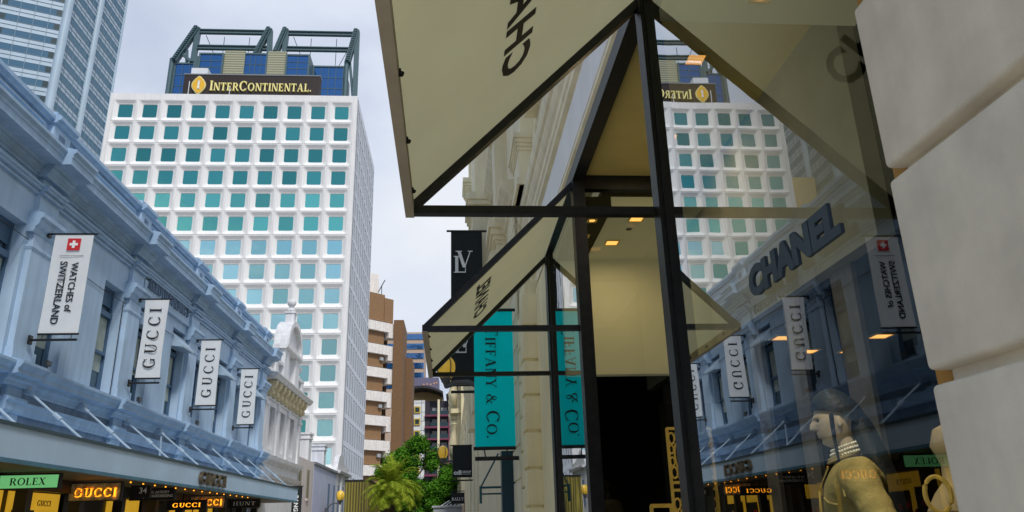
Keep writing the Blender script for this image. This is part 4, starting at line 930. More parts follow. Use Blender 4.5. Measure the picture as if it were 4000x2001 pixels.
tree('leafy_tree', 'bright green leafy tree behind the palm, tallest of the group', -3.5, 66, 2.5, 2.4, 1.2, 7.0, 24000, LEAF, 3, 0.25)
tree('leafy_tree', 'green leafy tree right of the palm, below the amber lamp', -1.3, 63, 1.9, 1.8, -0.6, 5.0, 14000, LEAF, 5, 0.23)
tree('shade_tree', 'dark green tree at the right, behind the grey banner', -0.3, 70, 1.5, 2.0, -0.5, 5.0, 8000, LEAFD, 8, 0.32)
tree('shade_tree', 'dark low foliage filling the gap beneath the bright trees', -2.8, 73, 3.4, 1.5, -1.2, 3.4, 9000, LEAFD, 9, 0.34)
tree('shade_tree', 'slim green tree between brick block and palm', -6.1, 70, 1.2, 1.5, 0.4, 5.2, 6000, LEAF, 11, 0.30)
pt = thing('palm_tree', 'feathery yellow green palm with arching fronds in front of the trees', 'palm tree', (-4.75, 55, GZ))
m = MB(); m.tube([(-4.75, 55, GZ), (-4.6, 55, 0.8), (-4.5, 55, 2.3)], 0.36, 12, None, 0.42)
for k in range(90):
    a = k*2.4; z = GZ+0.04*k; m.box(-4.75+0.37*math.cos(a)-0.07, -4.75+0.37*math.cos(a)+0.07, 55+0.37*math.sin(a)-0.07, 55+0.37*math.sin(a)+0.07, z, z+0.12)
m.build('trunk', BARK, pt)
rnd = random.Random(4); b = MB(); v = []; f = []
for k in range(100):
    a = rnd.uniform(0, 2*math.pi); e = rnd.uniform(0.0, 1.5); L_ = rnd.uniform(2.0, 2.75)
    d = Vector((math.cos(a)*math.cos(e), math.sin(a)*math.cos(e), math.sin(e))); p = Vector((-4.45, 55, 2.35)); n = 15
    sd = Vector((-math.sin(a), math.cos(a), 0))
    for j in range(n):
        d = (d+Vector((0, 0, -0.07-0.009*j))).normalized(); pn = p+d*L_/n
        i = len(v); v += [p-sd*0.018, p+sd*0.018, pn+sd*0.014, pn-sd*0.014]; f.append((i, i+1, i+2, i+3))
        for s_ in (-1, 1):
            for h_ in (0, 0.5):
                q_ = p+(pn-p)*h_; l = 0.60*math.sin(math.pi*(0.12+0.83*(j+h_)/n))+0.06
                tip = q_+sd*s_*l*0.75+d*l*0.55+Vector((0, 0, -0.22*l+rnd.uniform(-0.05, 0.05))); i = len(v)
                v += [q_-d*0.03, q_+d*0.04, tip]; f.append((i, i+1, i+2))
        p = pn
b.add(v, f); b.build('crown', FROND, pt)
CAM_LENS = 26.8034; CAM_R = (0.997313, -0.068245, -0.026636); CAM_U = (0.002506, -0.331590, 0.943420); CAM_B = (-0.073216, -0.940952, -0.330528)   # right, up, back axes of the camera at the eye

# ================================================================== right-hand terrace (local frame turned by ROT)
ra = thing('shop_building', 'cream classical shop building with rusticated grey stone and black framed show windows', 'shop building', (1.0, 4, GZ), ROT)
m = MB(); GW = 0.4675
for k in range(-4, 5):
    z0 = 0.745+GW*(k-1); z1 = z0+GW-0.036
    m.bbox(1.0, 1.3, 1.52, -3.2, z0, min(z1+0.006, 2.9), 0.012)
m.build('rusticated_wall', STONE, ra)
MB().box(1.042, 1.32, 1.50, -3.2, GZ, 2.9).build('wall_core', STONE, ra)
MB().box(1.045, 1.125, 1.502, 1.56, GZ, 2.83).build('jamb', REVEAL, ra)
# entablature over the shop front
m = MB()
ENT = [(1.35, 2.93), (1.12, 2.93), (1.12, 3.06), (1.09, 3.08), (1.09, 3.12), (1.105, 3.14), (1.105, 3.60), (1.06, 3.63), (1.06, 3.70), (1.045, 3.72), (1.045, 3.80), (1.02, 3.84), (1.00, 3.90), (1.00, 3.94), (0.97, 3.97), (0.955, 4.04), (0.955, 4.10), (1.35, 4.16)]
m.prism(ENT, -3.2, 9.95, 'y'); en = m.build('entablature', CREAM2, ra)
MB().box(1.095, 1.104, -3.2, 9.95, 3.16, 3.58).build('fascia_band', mat('white_fascia', (0.93, 0.93, 0.92), 0.6, var=0.03, streak=0.05), en)
m = MB(); last = -3.2
UW = [(-0.6, 0.6), (2.2, 3.4), (5.0, 6.2), (7.2, 8.3)]
for y0, y1 in UW:
    m.box(1.10, 1.45, last, y0, 4.14, 12); m.box(1.10, 1.45, y0, y1, 4.14, 5.2); m.box(1.10, 1.45, y0, y1, 8.3, 12); last = y1
m.box(1.10, 1.45, last, 9.95, 4.14, 12); m.box(1.45, 8, 9.7, 9.95, GZ, 12); m.box(1.45, 8, -3.2, -3.0, GZ, 12)
m.build('upper_wall', CREAM, ra)
for y0, y1 in UW:
    m = MB(); m.box(1.36, 1.40, y0, y1, 5.2, 8.3); wo = m.build('window', BLUEWIN, ra)
    m = MB(); m.box(1.0, 1.2, y0-0.22, y0, 5.0, 8.5); m.box(1.0, 1.2, y1, y1+0.22, 5.0, 8.5); m.box(0.95, 1.2, y0-0.3, y1+0.3, 8.5, 8.75); m.box(0.95, 1.2, y0-0.3, y1+0.3, 4.9, 5.0); m.build('surround', CREAM2, wo)
def ped(m, xw, xo, y0, y1, z0, zc, zt, xc=0.07):
    m.box(xo, xw, y0, y1, z0, zc); 
    for j, (d, h) in enumerate(((0.2, 0.05), (0.45, 0.05), (0.7, 0.06), (1.0, 0.07))):
        za = zc+sum((0.05, 0.05, 0.06, 0.07)[:j]); m.box(xo-xc*d, xw, y0-xc*d, y1+xc*d, za, za+h)
    m.box(xo-xc*0.5, xw, y0-xc*0.5, y1+xc*0.5, z0, z0+0.09)
    n = int((zt-zc-0.25)/0.33)
    for k in range(n): m.box(xo+0.03, xw, y0+0.03, y1-0.03, zc+0.235+0.33*k, zc+0.235+0.33*k+0.315)
    m.box(xo+0.045, xw, y0+0.05, y1-0.05, zc+0.23, zt)
m = MB(); ped(m, 1.12, 0.90, 8.95, 9.75, 4.12, 4.62, 11)
m.box(1.09, 1.07, 8.5, 8.85, 4.3, 4.75); m.build('pilaster', CREAM2, ra)
MB().box(1.45, 8, -3.2, 9.95, 11.8, 12).build('roof', ROOFG, ra)
# rusticated pier past the second window
PIERM = mat('warm_cream_stone', (0.95, 0.84, 0.52), 0.8, var=0.06, scale=2, bump=0.08, bscale=90, streak=0.08)  # cream stone lightened to stand in for soft sun on the pier
m = MB()
for k in range(-4, 6):
    z0 = 0.62+0.43*(k-1); m.bbox(0.905, 1.2, 9.24, 9.60, z0, min(z0+0.397, 2.92), 0.014, PIERM)
    m.bbox(0.905, 1.2, 9.62, 9.96, z0-0.2, min(z0+0.205, 2.92), 0.014, PIERM)
m.box(0.945, 1.2, 9.275, 9.94, GZ, 2.93, PIERM); m.box(1.09, 1.2, 8.06, 9.24, GZ, 2.80, PIERM); m.build('rusticated_pier', PIERM, ra)

# black metal shop front
m = MB(); m.box(1.062, 1.165, 3.50, 3.61, GZ, 2.93); m.box(1.085, 1.14, 3.47, 3.50, GZ, 2.8); m.box(1.14, 1.19, 3.53, 3.58, GZ, 2.8); m.build('post', BLACK, ra)
m = MB(); m.box(1.062, 1.165, 5.97, 6.10, GZ, 2.93); m.box(1.085, 1.14, 6.10, 6.15, GZ, 2.8); m.build('post', BLACK, ra)
m = MB(); m.box(1.062, 1.165, 7.90, 8.06, GZ, 2.93); m.box(1.08, 1.14, 7.84, 7.90, GZ, 2.8); m.build('post', BLACK, ra)
m = MB(); m.box(1.062, 1.165, 1.56, 8.06, 2.80, 2.93)
m.box(1.165, 2.3, 3.50, 3.60, 2.74, 2.87); m.box(1.165, 2.6, 6.02, 6.10, 2.74, 2.87)
m.build('top_beam', BLACK, ra)
def pane(name, x, y0, y1, z0, z1):
    b = MB(); b.add([(x, y0, z0), (x, y1, z0), (x, y1, z1), (x, y0, z1)], [(0, 1, 2, 3)]); return b.build(name, SHOPGL, ra)
pane('show_window', 1.10, 1.56, 3.49, -1.2, 2.80)
pane('show_window', 1.10, 6.12, 7.88, -1.2, 2.80)
b = MB(); b.add([(1.17, 6.06, -1.2), (2.2, 6.06, -1.2), (2.2, 6.06, 2.74), (1.17, 6.06, 2.74)], [(0, 1, 2, 3)]); b.build('return_pane', glass('side_glass', (0.9, 0.95, 0.95), 0.06), ra)
# interior
MB().box(1.17, 2.3, 3.60, 6.02, 2.87, 2.92).build('soffit', OLIVE, ra)
MB().box(1.17, 2.3, 1.56, 3.50, 2.62, 2.70).build('window_ceiling', INCREAM, ra)
MB().box(1.42, 2.3, 6.10, 7.52, 2.60, 2.70).build('window_ceiling', INCREAM, ra)
MB().box(1.17, 1.42, 6.10, 9.6, 2.58, 2.70).build('dark_ceiling_strip', INDARK, ra)
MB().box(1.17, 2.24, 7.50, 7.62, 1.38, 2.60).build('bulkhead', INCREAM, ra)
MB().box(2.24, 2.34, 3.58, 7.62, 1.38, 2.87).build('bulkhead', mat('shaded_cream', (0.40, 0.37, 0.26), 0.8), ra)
MB().box(2.6, 2.7, 1.5, 3.58, 1.38, 2.70).build('bulkhead', INDARK, ra)
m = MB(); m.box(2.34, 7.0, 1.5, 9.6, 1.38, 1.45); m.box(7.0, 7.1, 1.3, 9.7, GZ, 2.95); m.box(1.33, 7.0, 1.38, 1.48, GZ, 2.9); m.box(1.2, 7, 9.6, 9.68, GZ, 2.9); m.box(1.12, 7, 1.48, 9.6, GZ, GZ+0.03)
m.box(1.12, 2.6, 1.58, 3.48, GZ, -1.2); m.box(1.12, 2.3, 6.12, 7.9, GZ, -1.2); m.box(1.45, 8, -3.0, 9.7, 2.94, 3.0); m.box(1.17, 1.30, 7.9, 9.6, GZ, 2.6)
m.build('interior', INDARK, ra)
for y0, y1, x in ((2.75, 2.95, 2.58), (3.30, 3.46, 2.58), (4.0, 4.25, 2.3), (4.75, 4.95, 2.3), (5.4, 5.6, 2.3)):
    MB().box(x, x+0.03, y0, y1, -1.5, 1.37).build('curtain_panel', CURT, ra)
# downlights
def downlight(x, y, z, lab, sq=True, s=0.055):
    t = thing('downlight', lab, 'ceiling light', (x, y, z), ROT, 'glowing downlights in the shop ceilings')
    m = MB(); m.box(x-s, x+s, y-s, y+s, z-0.008, z-0.004) if sq else m.lathe([(s*0.8, -0.008), (s*0.8, -0.004)], (x, y, z), 14); m.build('diffuser', LAMPON, t)
    m = MB(); 
    for a, b_, c_, d_ in ((-1.25, -1.02, -1.25, 1.25), (1.02, 1.25, -1.25, 1.25), (-1.02, 1.02, -1.25, -1.02), (-1.02, 1.02, 1.02, 1.25)): m.box(x+s*a, x+s*b_, y+s*c_, y+s*d_, z-0.012, z-0.001)
    m.build('trim', OLIVE, t)
downlight(1.66, 3.25, 2.62, 'round orange downlight at the top of the near show window', False, 0.05)
downlight(1.62, 4.22, 2.87, 'square orange downlight reflected over the hotel crown, just right of the near post')
downlight(1.74, 5.30, 2.87, 'small orange downlight in the olive entrance soffit, seen right of the near post')
downlight(1.60, 6.98, 2.60, 'square orange downlight below the smoke detector in the cream ceiling')
downlight(1.70, 6.35, 2.60, 'square orange downlight close behind the black cross beam')
for y, lab in ((6.35, 'first'), (6.75, 'second'), (7.15, 'third')): downlight(1.29, y, 2.58, lab+' and %s orange spot of the row in the dark ceiling strip' % {'first': 'nearest', 'second': 'middle', 'third': 'farthest'}[lab], False, 0.035)
for x, y, lab in ((2.72, 5.92, 'leftmost orange light above the mannequin, beside the tall banner reflection'), (3.18, 6.46, 'orange light above the mannequin, second from the left'), (3.57, 6.46, 'orange light above the mannequin, beside the dark striped wall'), (3.54, 5.89, 'rightmost orange light, nearest the stone wall and the watch banner reflection')): downlight(x, y, 1.38, lab, True, 0.07)
t = thing('smoke_detector', 'round smoke detector on the cream shop ceiling', 'smoke detector', (1.66, 6.5, 2.6), ROT)
m = MB(); m.lathe([(0.03, -0.05), (0.055, -0.045), (0.065, -0.015), (0.07, 0)], (1.66, 6.5, 2.6), 16); m.build('housing', INCREAM, t)
m = MB(); m.lathe([(0.028, -0.055), (0.03, -0.045)], (1.66, 6.5, 2.6), 12); m.build('sensor', SHOPD, t)

# the shop's own ceiling lamps, at the downlights; the spot after them is added
def shoplamp(x, y, z, w, sz):
    ld = bpy.data.lights.new('Downlight', 'AREA'); ld.energy = w; ld.size = sz; ld.color = (1.0, 0.78, 0.45); ld.shape = 'SQUARE'
    lo = bpy.data.objects.new('Downlight', ld); C.objects.link(lo); lo.location = Matrix.Rotation(R(ROT), 3, 'Z') @ Vector((x, y, z))
shoplamp(1.70, 5.30, 2.85, 5, 0.15); shoplamp(1.62, 6.9, 2.57, 5.5, 0.15); shoplamp(3.2, 5.9, 1.35, 16, 0.3)
sd_ = bpy.data.lights.new('Spotlight', 'SPOT'); sd_.energy = 110; sd_.spot_size = R(46); sd_.spot_blend = 0.6; sd_.color = (1.0, 0.86, 0.62); sd_.shadow_soft_size = 0.06  # added fill aimed at the mannequin, no fitting belongs to it
so_ = bpy.data.objects.new('Spotlight', sd_); C.objects.link(so_); so_.location = Matrix.Rotation(R(ROT), 3, 'Z') @ Vector((1.24, 2.35, 1.75))
so_.rotation_euler = (so_.location-Matrix.Rotation(R(ROT), 3, 'Z') @ Vector((1.72, 3.27, 0.22))).to_track_quat('Z', 'Y').to_euler()
# wedge awnings
def awning(y0, y1, label):
    t = thing('awning', label, 'awning', (1.1, (y0+y1)/2, 1.5), ROT, 'wedge awnings on the shop front')
    xo, xi, zb, zt = -0.20, 1.06, 1.50, 2.78
    m = MB(); n = 14; vs = []; fs = []
    for j in range(n+1):
        for i in range(n+1):
            u, v = i/n, j/n; sag = 0.006*math.sin(math.pi*u)*math.sin(math.pi*v)
            vs.append((xo+(xi-xo)*u+sag, y0+(y1-y0)*v, zb+0.03+(zt-zb)*u-sag))
    fs = [(j*(n+1)+i, j*(n+1)+i+1, (j+1)*(n+1)+i+1, (j+1)*(n+1)+i) for j in range(n) for i in range(n)]
    m.add(vs, fs, None, True); sheet = m.build('sheet', AWN, t)
    m = MB(); m.box(xo-0.022, xo+0.022, y0-0.02, y1+0.02, zb-0.03, zb+0.032); m.build('front_hem', VAL, t)
    m = MB()
    for k in range(4): y = y0+0.25+k*(y1-y0-0.5)/3; m.lathe([(0.008, -0.012), (0.012, 0)], (xo+0.03, y, zb+0.0), 8); m.box(xo+0.018, xo+0.03, y-0.01, y+0.01, zb-0.01, zb+0.012)
    m.build('stud', BLACKM, t)
    for y in (y0, y1):
        m = MB(); d = 0.026
        m.prism([(xo-0.02, zb-0.022), (xi, zb-0.022), (xi, zb+0.020), (xo-0.02, zb+0.020)], y-d, y+d, 'y'); m.build('arm', BLACK, t)
        m = MB(); m.prism([(xo-0.02, zb+0.021), (xo+0.045, zb+0.021), (xi+0.002, zt-0.035), (xi+0.002, zt+0.032)], y-d, y+d, 'y'); m.build('rafter', BLACK, t)
    for i, c in enumerate('CHANEL'): pass
    sh, W_, H_ = sans('CHANEL', 1, 0.03, 1.10); mb = MB(); a = 0.012
    N = Vector((-1, 0, 1)).normalized(); o = Vector((0.305, (y0+y1)/2-0.03, 0.305+zb-xo+0.03))-N*0.003
    put(mb, sh, o, (0, -1, 0), (1, 0, 1), 0.006, None, 1.16/W_, 0.19/H_); mb.build('lettering', INK, sheet)
awning(1.58, 3.58, 'large near wedge awning, cream sheet on black frame, over the mannequin window')
awning(6.05, 8.04, 'smaller far wedge awning, cream sheet on black frame, before the turquoise banner')
sh, W_, H_ = sans('CHANEL', 1, 0.06, 1.02)
m = MB(); put(m, sh, (1.085, 2.215, 0.785), (0, -1, 0), (0, 0, 1), 0.012, None, 0.67/W_, 0.112/H_)
o = m.build('sign_letters', GREYLET, None, (1.06, 2.2, 0.785), ROT); tag(o, 'row of dark raised capital letters fixed to the near show window glass', 'sign')

# ---------------------------------------------------------------- mannequins and display
def skin(nodes, edges, root, sub=2):
    bm = bmesh.new(); lay = bm.verts.layers.skin.verify(); vs = []
    for i, (p, r) in enumerate(nodes):
        v = bm.verts.new(p); rr = r if isinstance(r, tuple) else (r, r); v[lay].radius = rr; v[lay].use_root = (i == root); vs.append(v)
    for a, b in edges: bm.edges.new((vs[a], vs[b]))
    me = bpy.data.meshes.new('s'); bm.to_mesh(me); bm.free()
    o = bpy.data.objects.new('s', me); C.objects.link(o)
    md = o.modifiers.new('k', 'SKIN'); md.use_smooth_shade = True
    sd = o.modifiers.new('u', 'SUBSURF'); sd.levels = sub; sd.render_levels = sub
    dg = bpy.context.evaluated_depsgraph_get(); e = bpy.data.meshes.new_from_object(o.evaluated_get(dg))
    V = [v.co.copy() for v in e.vertices]; F = [list(p.vertices) for p in e.polygons]
    bpy.data.objects.remove(o); return V, F
def head(h=0.235):
    """head centred at its middle, facing +x; height h"""
    n, k = 40, 34; V = []; F = []
    for i in range(k+1):
        t = i/k; zz = -0.5+t
        for j in range(n):
            a = 2*math.pi*j/n; ca, sa = math.cos(a), math.sin(a)
            s = math.sqrt(max(0.0, 1-((zz-0.02)/0.52)**2)) if zz > 0 else math.sqrt(max(0.0, 1-(zz/0.53)**2))
            rx = 0.40*s; ry = 0.325*s
            if zz < -0.05:                                   # narrow jaw, chin forward
                f = min(1, (-zz-0.05)/0.45); ry *= 1-0.22*f; rx *= 1-0.10*f
            cx = 0.0
            if zz < -0.1: cx = 0.085*min(1, (-zz-0.1)/0.35)
            x = cx+rx*ca; y = ry*sa
            fr = max(0, ca)**6
            if ca > 0:
                g = lambda c, w: math.exp(-((zz-c)/w)**2)
                nar = math.exp(-(y/0.055)**2)
                x += nar*(0.105*g(-0.13, 0.045)+0.075*g(-0.06, 0.05)+0.035*g(0.0, 0.05))           # nose
                x += math.exp(-(y/0.10)**2)*(0.038*g(-0.245, 0.022)+0.036*g(-0.295, 0.025)-0.018*g(-0.27, 0.010)+0.03*g(-0.41, 0.05)-0.02*g(-0.345, 0.03))
                x -= 0.035*g(0.0, 0.035)*(math.exp(-((abs(y)-0.14)/0.06)**2))                        # eye sockets
                x += 0.015*g(0.06, 0.03)*math.exp(-(y/0.2)**2)
            V.append(Vector((x*h, y*h, zz*h)))
    for i in range(k):
        for j in range(n): F.append([i*n+j, i*n+(j+1) % n, (i+1)*n+(j+1) % n, (i+1)*n+j])
    F.append(list(range(n-1, -1, -1))); F.append(list(range(k*n, (k+1)*n)))
    for sd in (-1, 1):                                          # ears
        o = len(V)
        for i in range(7):
            for j in range(8):
                a = 2*math.pi*j/8; b = math.pi*i/6
                V.append(Vector((-0.03*h+0.055*h*math.sin(b)*math.cos(a), sd*(0.31*h)+0.03*h*math.sin(b)*math.sin(a), -0.06*h+0.12*h*math.cos(b))))
        for i in range(6):
            for j in range(8): F.append([o+i*8+j, o+i*8+(j+1) % 8, o+(i+1)*8+(j+1) % 8, o+(i+1)*8+j])
    return V, F
def mannequin(pos, ang, label, dressed, tilt=0.0):
    """pos = head centre; ang = facing angle in the ground plane"""
    t = thing('mannequin', label, 'mannequin', (pos[0], pos[1], -1.2), ROT)
    Rm = Matrix.Rotation(ang, 3, 'Z'); P = Vector(pos); fz = -1.2
    def W(p): return tuple(P*Vector((1, 1, 0)).x if False else (Rm @ Vector((p[0], p[1], 0))).x+P.x for _ in [0]) if False else ((Rm @ Vector((p[0], p[1], 0)))+Vector((P.x, P.y, p[2])))
    zh = P.z; z = lambda d: zh-d
    nd = [((-0.03, 0, z(0.62)), (0.13, 0.10)), ((-0.03, 0, z(0.42)), (0.105, 0.085)), ((-0.035, 0, z(0.28)), (0.09, 0.07)), ((-0.035, 0, z(0.19)), 0.046), ((-0.02, 0, z(0.09)), 0.043), ((-0.005, 0, z(0.02)), 0.05)]
    ed = [(0, 1), (1, 2), (2, 3), (3, 4), (4, 5)]
    for sd in (-1, 1):
        i = len(nd)
        el = (-0.13, sd*0.29, z(0.50)) if sd == 1 else (-0.06, sd*0.27, z(0.54))
        wr = (0.04, sd*0.24, z(0.66)) if sd == 1 else (0.10, sd*0.22, z(0.70))
        nd += [((-0.04, sd*0.15, z(0.275)), 0.040), (el, 0.034), (wr, 0.025), ((wr[0]+0.05, wr[1]-sd*0.02, wr[2]-0.02), (0.034, 0.016))]
        ed += [(2, i), (i, i+1), (i+1, i+2), (i+2, i+3)]
        for q_ in range(5):
            b0 = len(nd); dx = (0.04, 0.05, 0.052, 0.046, 0.03)[q_]; oy = (q_-2)*0.014
            nd += [((wr[0]+0.07 if q_ else wr[0]+0.03, wr[1]-sd*0.02+oy, wr[2]-0.025), 0.0085), ((wr[0]+0.07+dx*0.6, wr[1]-sd*0.03+oy*1.2, wr[2]-0.04), 0.008), ((wr[0]+0.07+dx, wr[1]-sd*0.035+oy*1.2, wr[2]-0.065), 0.006)]
            ed += [(i+3, b0), (b0, b0+1), (b0+1, b0+2)]
        l = len(nd)
        nd += [((-0.03, sd*0.09, z(0.80)), 0.085), ((-0.02, sd*0.095, z(1.12)), 0.055), ((-0.04, sd*0.10, fz+0.08), 0.036), ((0.09, sd*0.11, fz+0.03), (0.035, 0.025))]
        ed += [(0, l), (l, l+1), (l+1, l+2), (l+2, l+3)]
    V, F = skin([(W(p), r) for p, r in nd], ed, 0, 2)
    hv, hf = head(0.235)
    T = Matrix.Rotation(tilt, 3, 'Y')
    m = MB(); m.add(V, F, None, True); m.add([(Rm @ (T @ v))+P for v in hv], hf, None, True); m.build('body', SKINM, t)
    m = MB()
    for sd in (-1, 1): m.ball((Rm @ (T @ Vector((0.071, sd*0.033, 0.001))))+P, 0.0125, None, 0.8, 10)
    m.build('eyes', INK, t)
    if not dressed: return t
    # close knitted cap and long dark hair
    m = MB(); vs = []; fs = []; n, k = 28, 14
    for i in range(k+1):
        b = math.pi*0.5*i/k
        for j in range(n):
            a = 2*math.pi*j/n; r = math.cos(b)
            back = max(0, -math.cos(a)); fr = max(0, math.cos(a))
            x = -0.014+0.112*math.cos(a)*r; y = 0.090*math.sin(a)*r; zz = 0.022+0.112*math.sin(b)-(0.11*back if i == 0 else 0.07*back*(1-i/k))+0.028*fr*(1-i/k)
            p = T @ Vector((x, y, zz)); q_ = (Rm @ p)+P; vs.append(q_)
    for i in range(k):
        for j in range(n): fs.append((i*n+j, i*n+(j+1) % n, (i+1)*n+(j+1) % n, (i+1)*n+j))
    m.add(vs, fs, None, True)
    sp = [((-0.075, 0.0, z(-0.03)), (0.075, 0.05)), ((-0.105, 0.01, z(0.07)), (0.075, 0.05)), ((-0.135, 0.02, z(0.17)), (0.085, 0.05)), ((-0.165, 0.03, z(0.28)), (0.085, 0.045)), ((-0.185, 0.035, z(0.40)), (0.06, 0.035)), ((-0.19, 0.04, z(0.50)), (0.02, 0.015))]
    V, F = skin([(W(p), r) for p, r in sp], [(i, i+1) for i in range(5)], 0, 2); m.add(V, F, None, True)
    for sd in (-1, 1): V, F = skin([(W((0.020, sd*0.080, z(-0.02))), 0.011), (W((0.022, sd*0.082, z(0.08))), 0.008), (W((0.018, sd*0.072, z(0.19))), 0.005)], [(0, 1), (1, 2)], 0, 1); m.add(V, F, None, True)
    m.build('hair_and_cap', HAIRM, t)
    # jacket: torso and full sleeves with folds
    jn = [((-0.03, 0, z(0.70)), (0.165, 0.135)), ((-0.03, 0, z(0.52)), (0.15, 0.12)), ((-0.035, 0, z(0.36)), (0.165, 0.12)), ((-0.04, 0, z(0.245)), (0.12, 0.085)), ((-0.03, 0, z(0.165)), (0.068, 0.062))]
    je = [(0, 1), (1, 2), (2, 3), (3, 4)]
    for sd in (-1, 1):
        i = len(jn); el = (-0.13, sd*0.29, z(0.50)) if sd == 1 else (-0.06, sd*0.27, z(0.54)); wr = (0.03, sd*0.245, z(0.65)) if sd == 1 else (0.09, sd*0.225, z(0.69))
        s0 = Vector((-0.04, sd*0.165, z(0.25))); e0 = Vector(el)
        jn += [(tuple(s0), 0.082)]; je.append((3, i))
        for f, r in ((0.22, 0.080), (0.36, 0.066), (0.50, 0.078), (0.64, 0.060), (0.80, 0.074), (1.0, 0.060)):
            jn.append((tuple(s0+(e0-s0)*f), r)); je.append((len(jn)-2, len(jn)-1))
        jn.append((tuple(e0+(Vector(wr)-e0)*0.5), 0.062)); je.append((len(jn)-2, len(jn)-1)); jn.append((wr, 0.040)); je.append((len(jn)-2, len(jn)-1))
    V, F = skin([(W(p), r) for p, r in jn], je, 0, 2)
    rr = random.Random(5)
    m = MB(); m.add(V, F, None, True); jk = m.build('jacket', JACKET, t)
    m = MB()
    for j_ in range(2):
        pts = [W((-0.025+(0.064-0.004*j_)*math.cos(2*math.pi*i/22)*1.05+0.02, (0.066-0.003*j_)*math.sin(2*math.pi*i/22), z(0.165-0.012*j_)-0.02*math.cos(2*math.pi*i/22))) for i in range(23)]
        m.tube(pts, 0.006, 6)
    m.build('collar', JACKET, jk)
    m = MB()
    for ring in range(3):
        rad = 0.058+0.004*ring; zz = z(0.118+0.017*ring)
        for i in range(34):
            a = 2*math.pi*i/34; m.ball(W((-0.018+rad*math.cos(a)*1.02, rad*math.sin(a), zz-0.018*math.cos(a))), 0.0062, None, 1, 6)
    m.build('pearl_choker', PEARL, t)
    m = MB()
    for pts in ([(-0.01, 0.155, z(0.215)), (0.02, 0.185, z(0.26)), (0.02, 0.20, z(0.33))], [(0.10, 0.06, z(0.33)), (0.085, 0.10, z(0.35)), (0.05, 0.13, z(0.36))], [(0.065, 0.0, z(0.20)), (0.115, 0.0, z(0.30)), (0.13, 0.0, z(0.45)), (0.13, 0, z(0.6))]):
        m.tube([W(p) for p in pts], 0.005, 6)
    m.build('seam', JACKET, jk)
    return t
mannequin((1.705, 3.30, 0.395), R(154), 'mannequin facing left in tan jacket, black cap, long dark hair and pearl choker', True, R(4))
# jewellery bust and gold hoop bag beside the stone edge
t = thing('display_bust', 'smooth beige display bust at the window edge beside the stone wall', 'display bust', (1.86, 2.78, -1.2), ROT)
m = MB(); m.lathe([(0.10, -1.2), (0.10, -1.17), (0.02, -1.15), (0.02, -0.12), (0.10, -0.08), (0.12, 0.0), (0.085, 0.06), (0.05, 0.10), (0.045, 0.16), (0.055, 0.19), (0.07, 0.23), (0.05, 0.29), (0.01, 0.31)], (1.86, 2.78, 0), 20); m.build('torso', mat('beige_bust', (0.34, 0.25, 0.13), 0.6), t)
t = thing('hoop_handbag', 'black handbag with round gold hoop handle and chain in the near window', 'handbag', (1.72, 2.66, -0.2), ROT)
m = MB(); m.bbox(1.62, 1.80, 2.60, 2.72, -0.24, -0.02, 0.02); m.build('body', HAIRM, t)
m = MB(); m.tube([(1.70+0.035*math.cos(2*math.pi*k/24), 2.665-0.02*math.cos(2*math.pi*k/24), 0.055+0.06*math.sin(2*math.pi*k/24)) for k in range(25)], 0.008, 8, None, None, False); m.build('hoop', GOLDSC, t)
m = MB()
for k in range(9): m.ball((1.77, 2.66, -0.0+0.018*k), 0.011, None, 0.9, 8)
m.build('chain', GOLDSC, t)
t = thing('display_plinth', 'dark plinth under the handbag inside the near show window', 'plinth', (1.71, 2.66, -1.2), ROT)
m = MB(); m.bbox(1.58, 1.84, 2.54, 2.78, -1.2, -0.245, 0.01); m.build('block', INDARK, t)

# gilded lattice screen and chair
t = thing('lattice_screen', 'tall gilded wrought lattice screen in the dark shop interior', 'screen', (1.95, 6.5, GZ), ROT)
def SP_(u, z): return (1.83+u*0.93, 6.45+u*0.35, z)
m = MB(); Wd = 0.46
for u in (0, Wd*0.5, Wd): m.bar(SP_(u, GZ), SP_(u, 0.72+0.02*u), 0.022)
for z in (0.72, 0.28, 0.22, -0.28, -0.34, -0.9, -1.5): m.bar(SP_(0, z), SP_(Wd, z+0.01), 0.022)
m.build('frame', GOLDSC, t)
m = MB()
def ring(cu, cz, ru, rz, w_=0.009, a0=0, a1=360, n=16): m.tube([SP_(cu+ru*math.cos(R(a0+(a1-a0)*k/n)), cz+rz*math.sin(R(a0+(a1-a0)*k/n))) for k in range(n+1)], w_, 5)
for bz in (0.50, -0.03, -0.60):
    for c_ in (0.115, 0.345):
        ring(c_, bz, 0.055, 0.13); ring(c_, bz, 0.022, 0.07, 0.008)
        for sx in (-1, 1):
            for sz in (-1, 1): ring(c_+sx*0.075, bz+sz*0.14, 0.03, 0.045, 0.008); ring(c_+sx*0.085, bz+sz*0.05, 0.022, 0.035, 0.007)
        for sz in (-1, 1): ring(c_, bz+sz*0.175, 0.03, 0.03, 0.008)
m.build('scrollwork', GOLDSC, t)
t = thing('gilded_chair', 'small gilded chair in front of the lattice screen, only its back rail visible', 'chair', (1.72, 6.35, GZ), ROT)
for s_ in (-1, 1): m = MB(); m.bar((1.70+s_*0.09, 6.35+s_*0.03, GZ), (1.70+s_*0.09, 6.35+s_*0.03, 0.10), 0.025); m.build('leg', GOLDSC, t)
for s_ in (-1, 1): m = MB(); m.bar((1.58+s_*0.09, 6.25+s_*0.03, GZ), (1.60+s_*0.09, 6.27+s_*0.03, -0.95), 0.025); m.build('leg', GOLDSC, t)
m = MB(); m.bar((1.61, 6.32, 0.10), (1.80, 6.385, 0.10), 0.03); m.bar((1.62, 6.325, 0.02), (1.79, 6.38, 0.02), 0.02); m.build('back_rail', GOLDSC, t)
m = MB(); m.bbox(1.53, 1.80, 6.2, 6.42, -0.98, -0.92, 0.02); m.build('seat', GOLDSC, t)

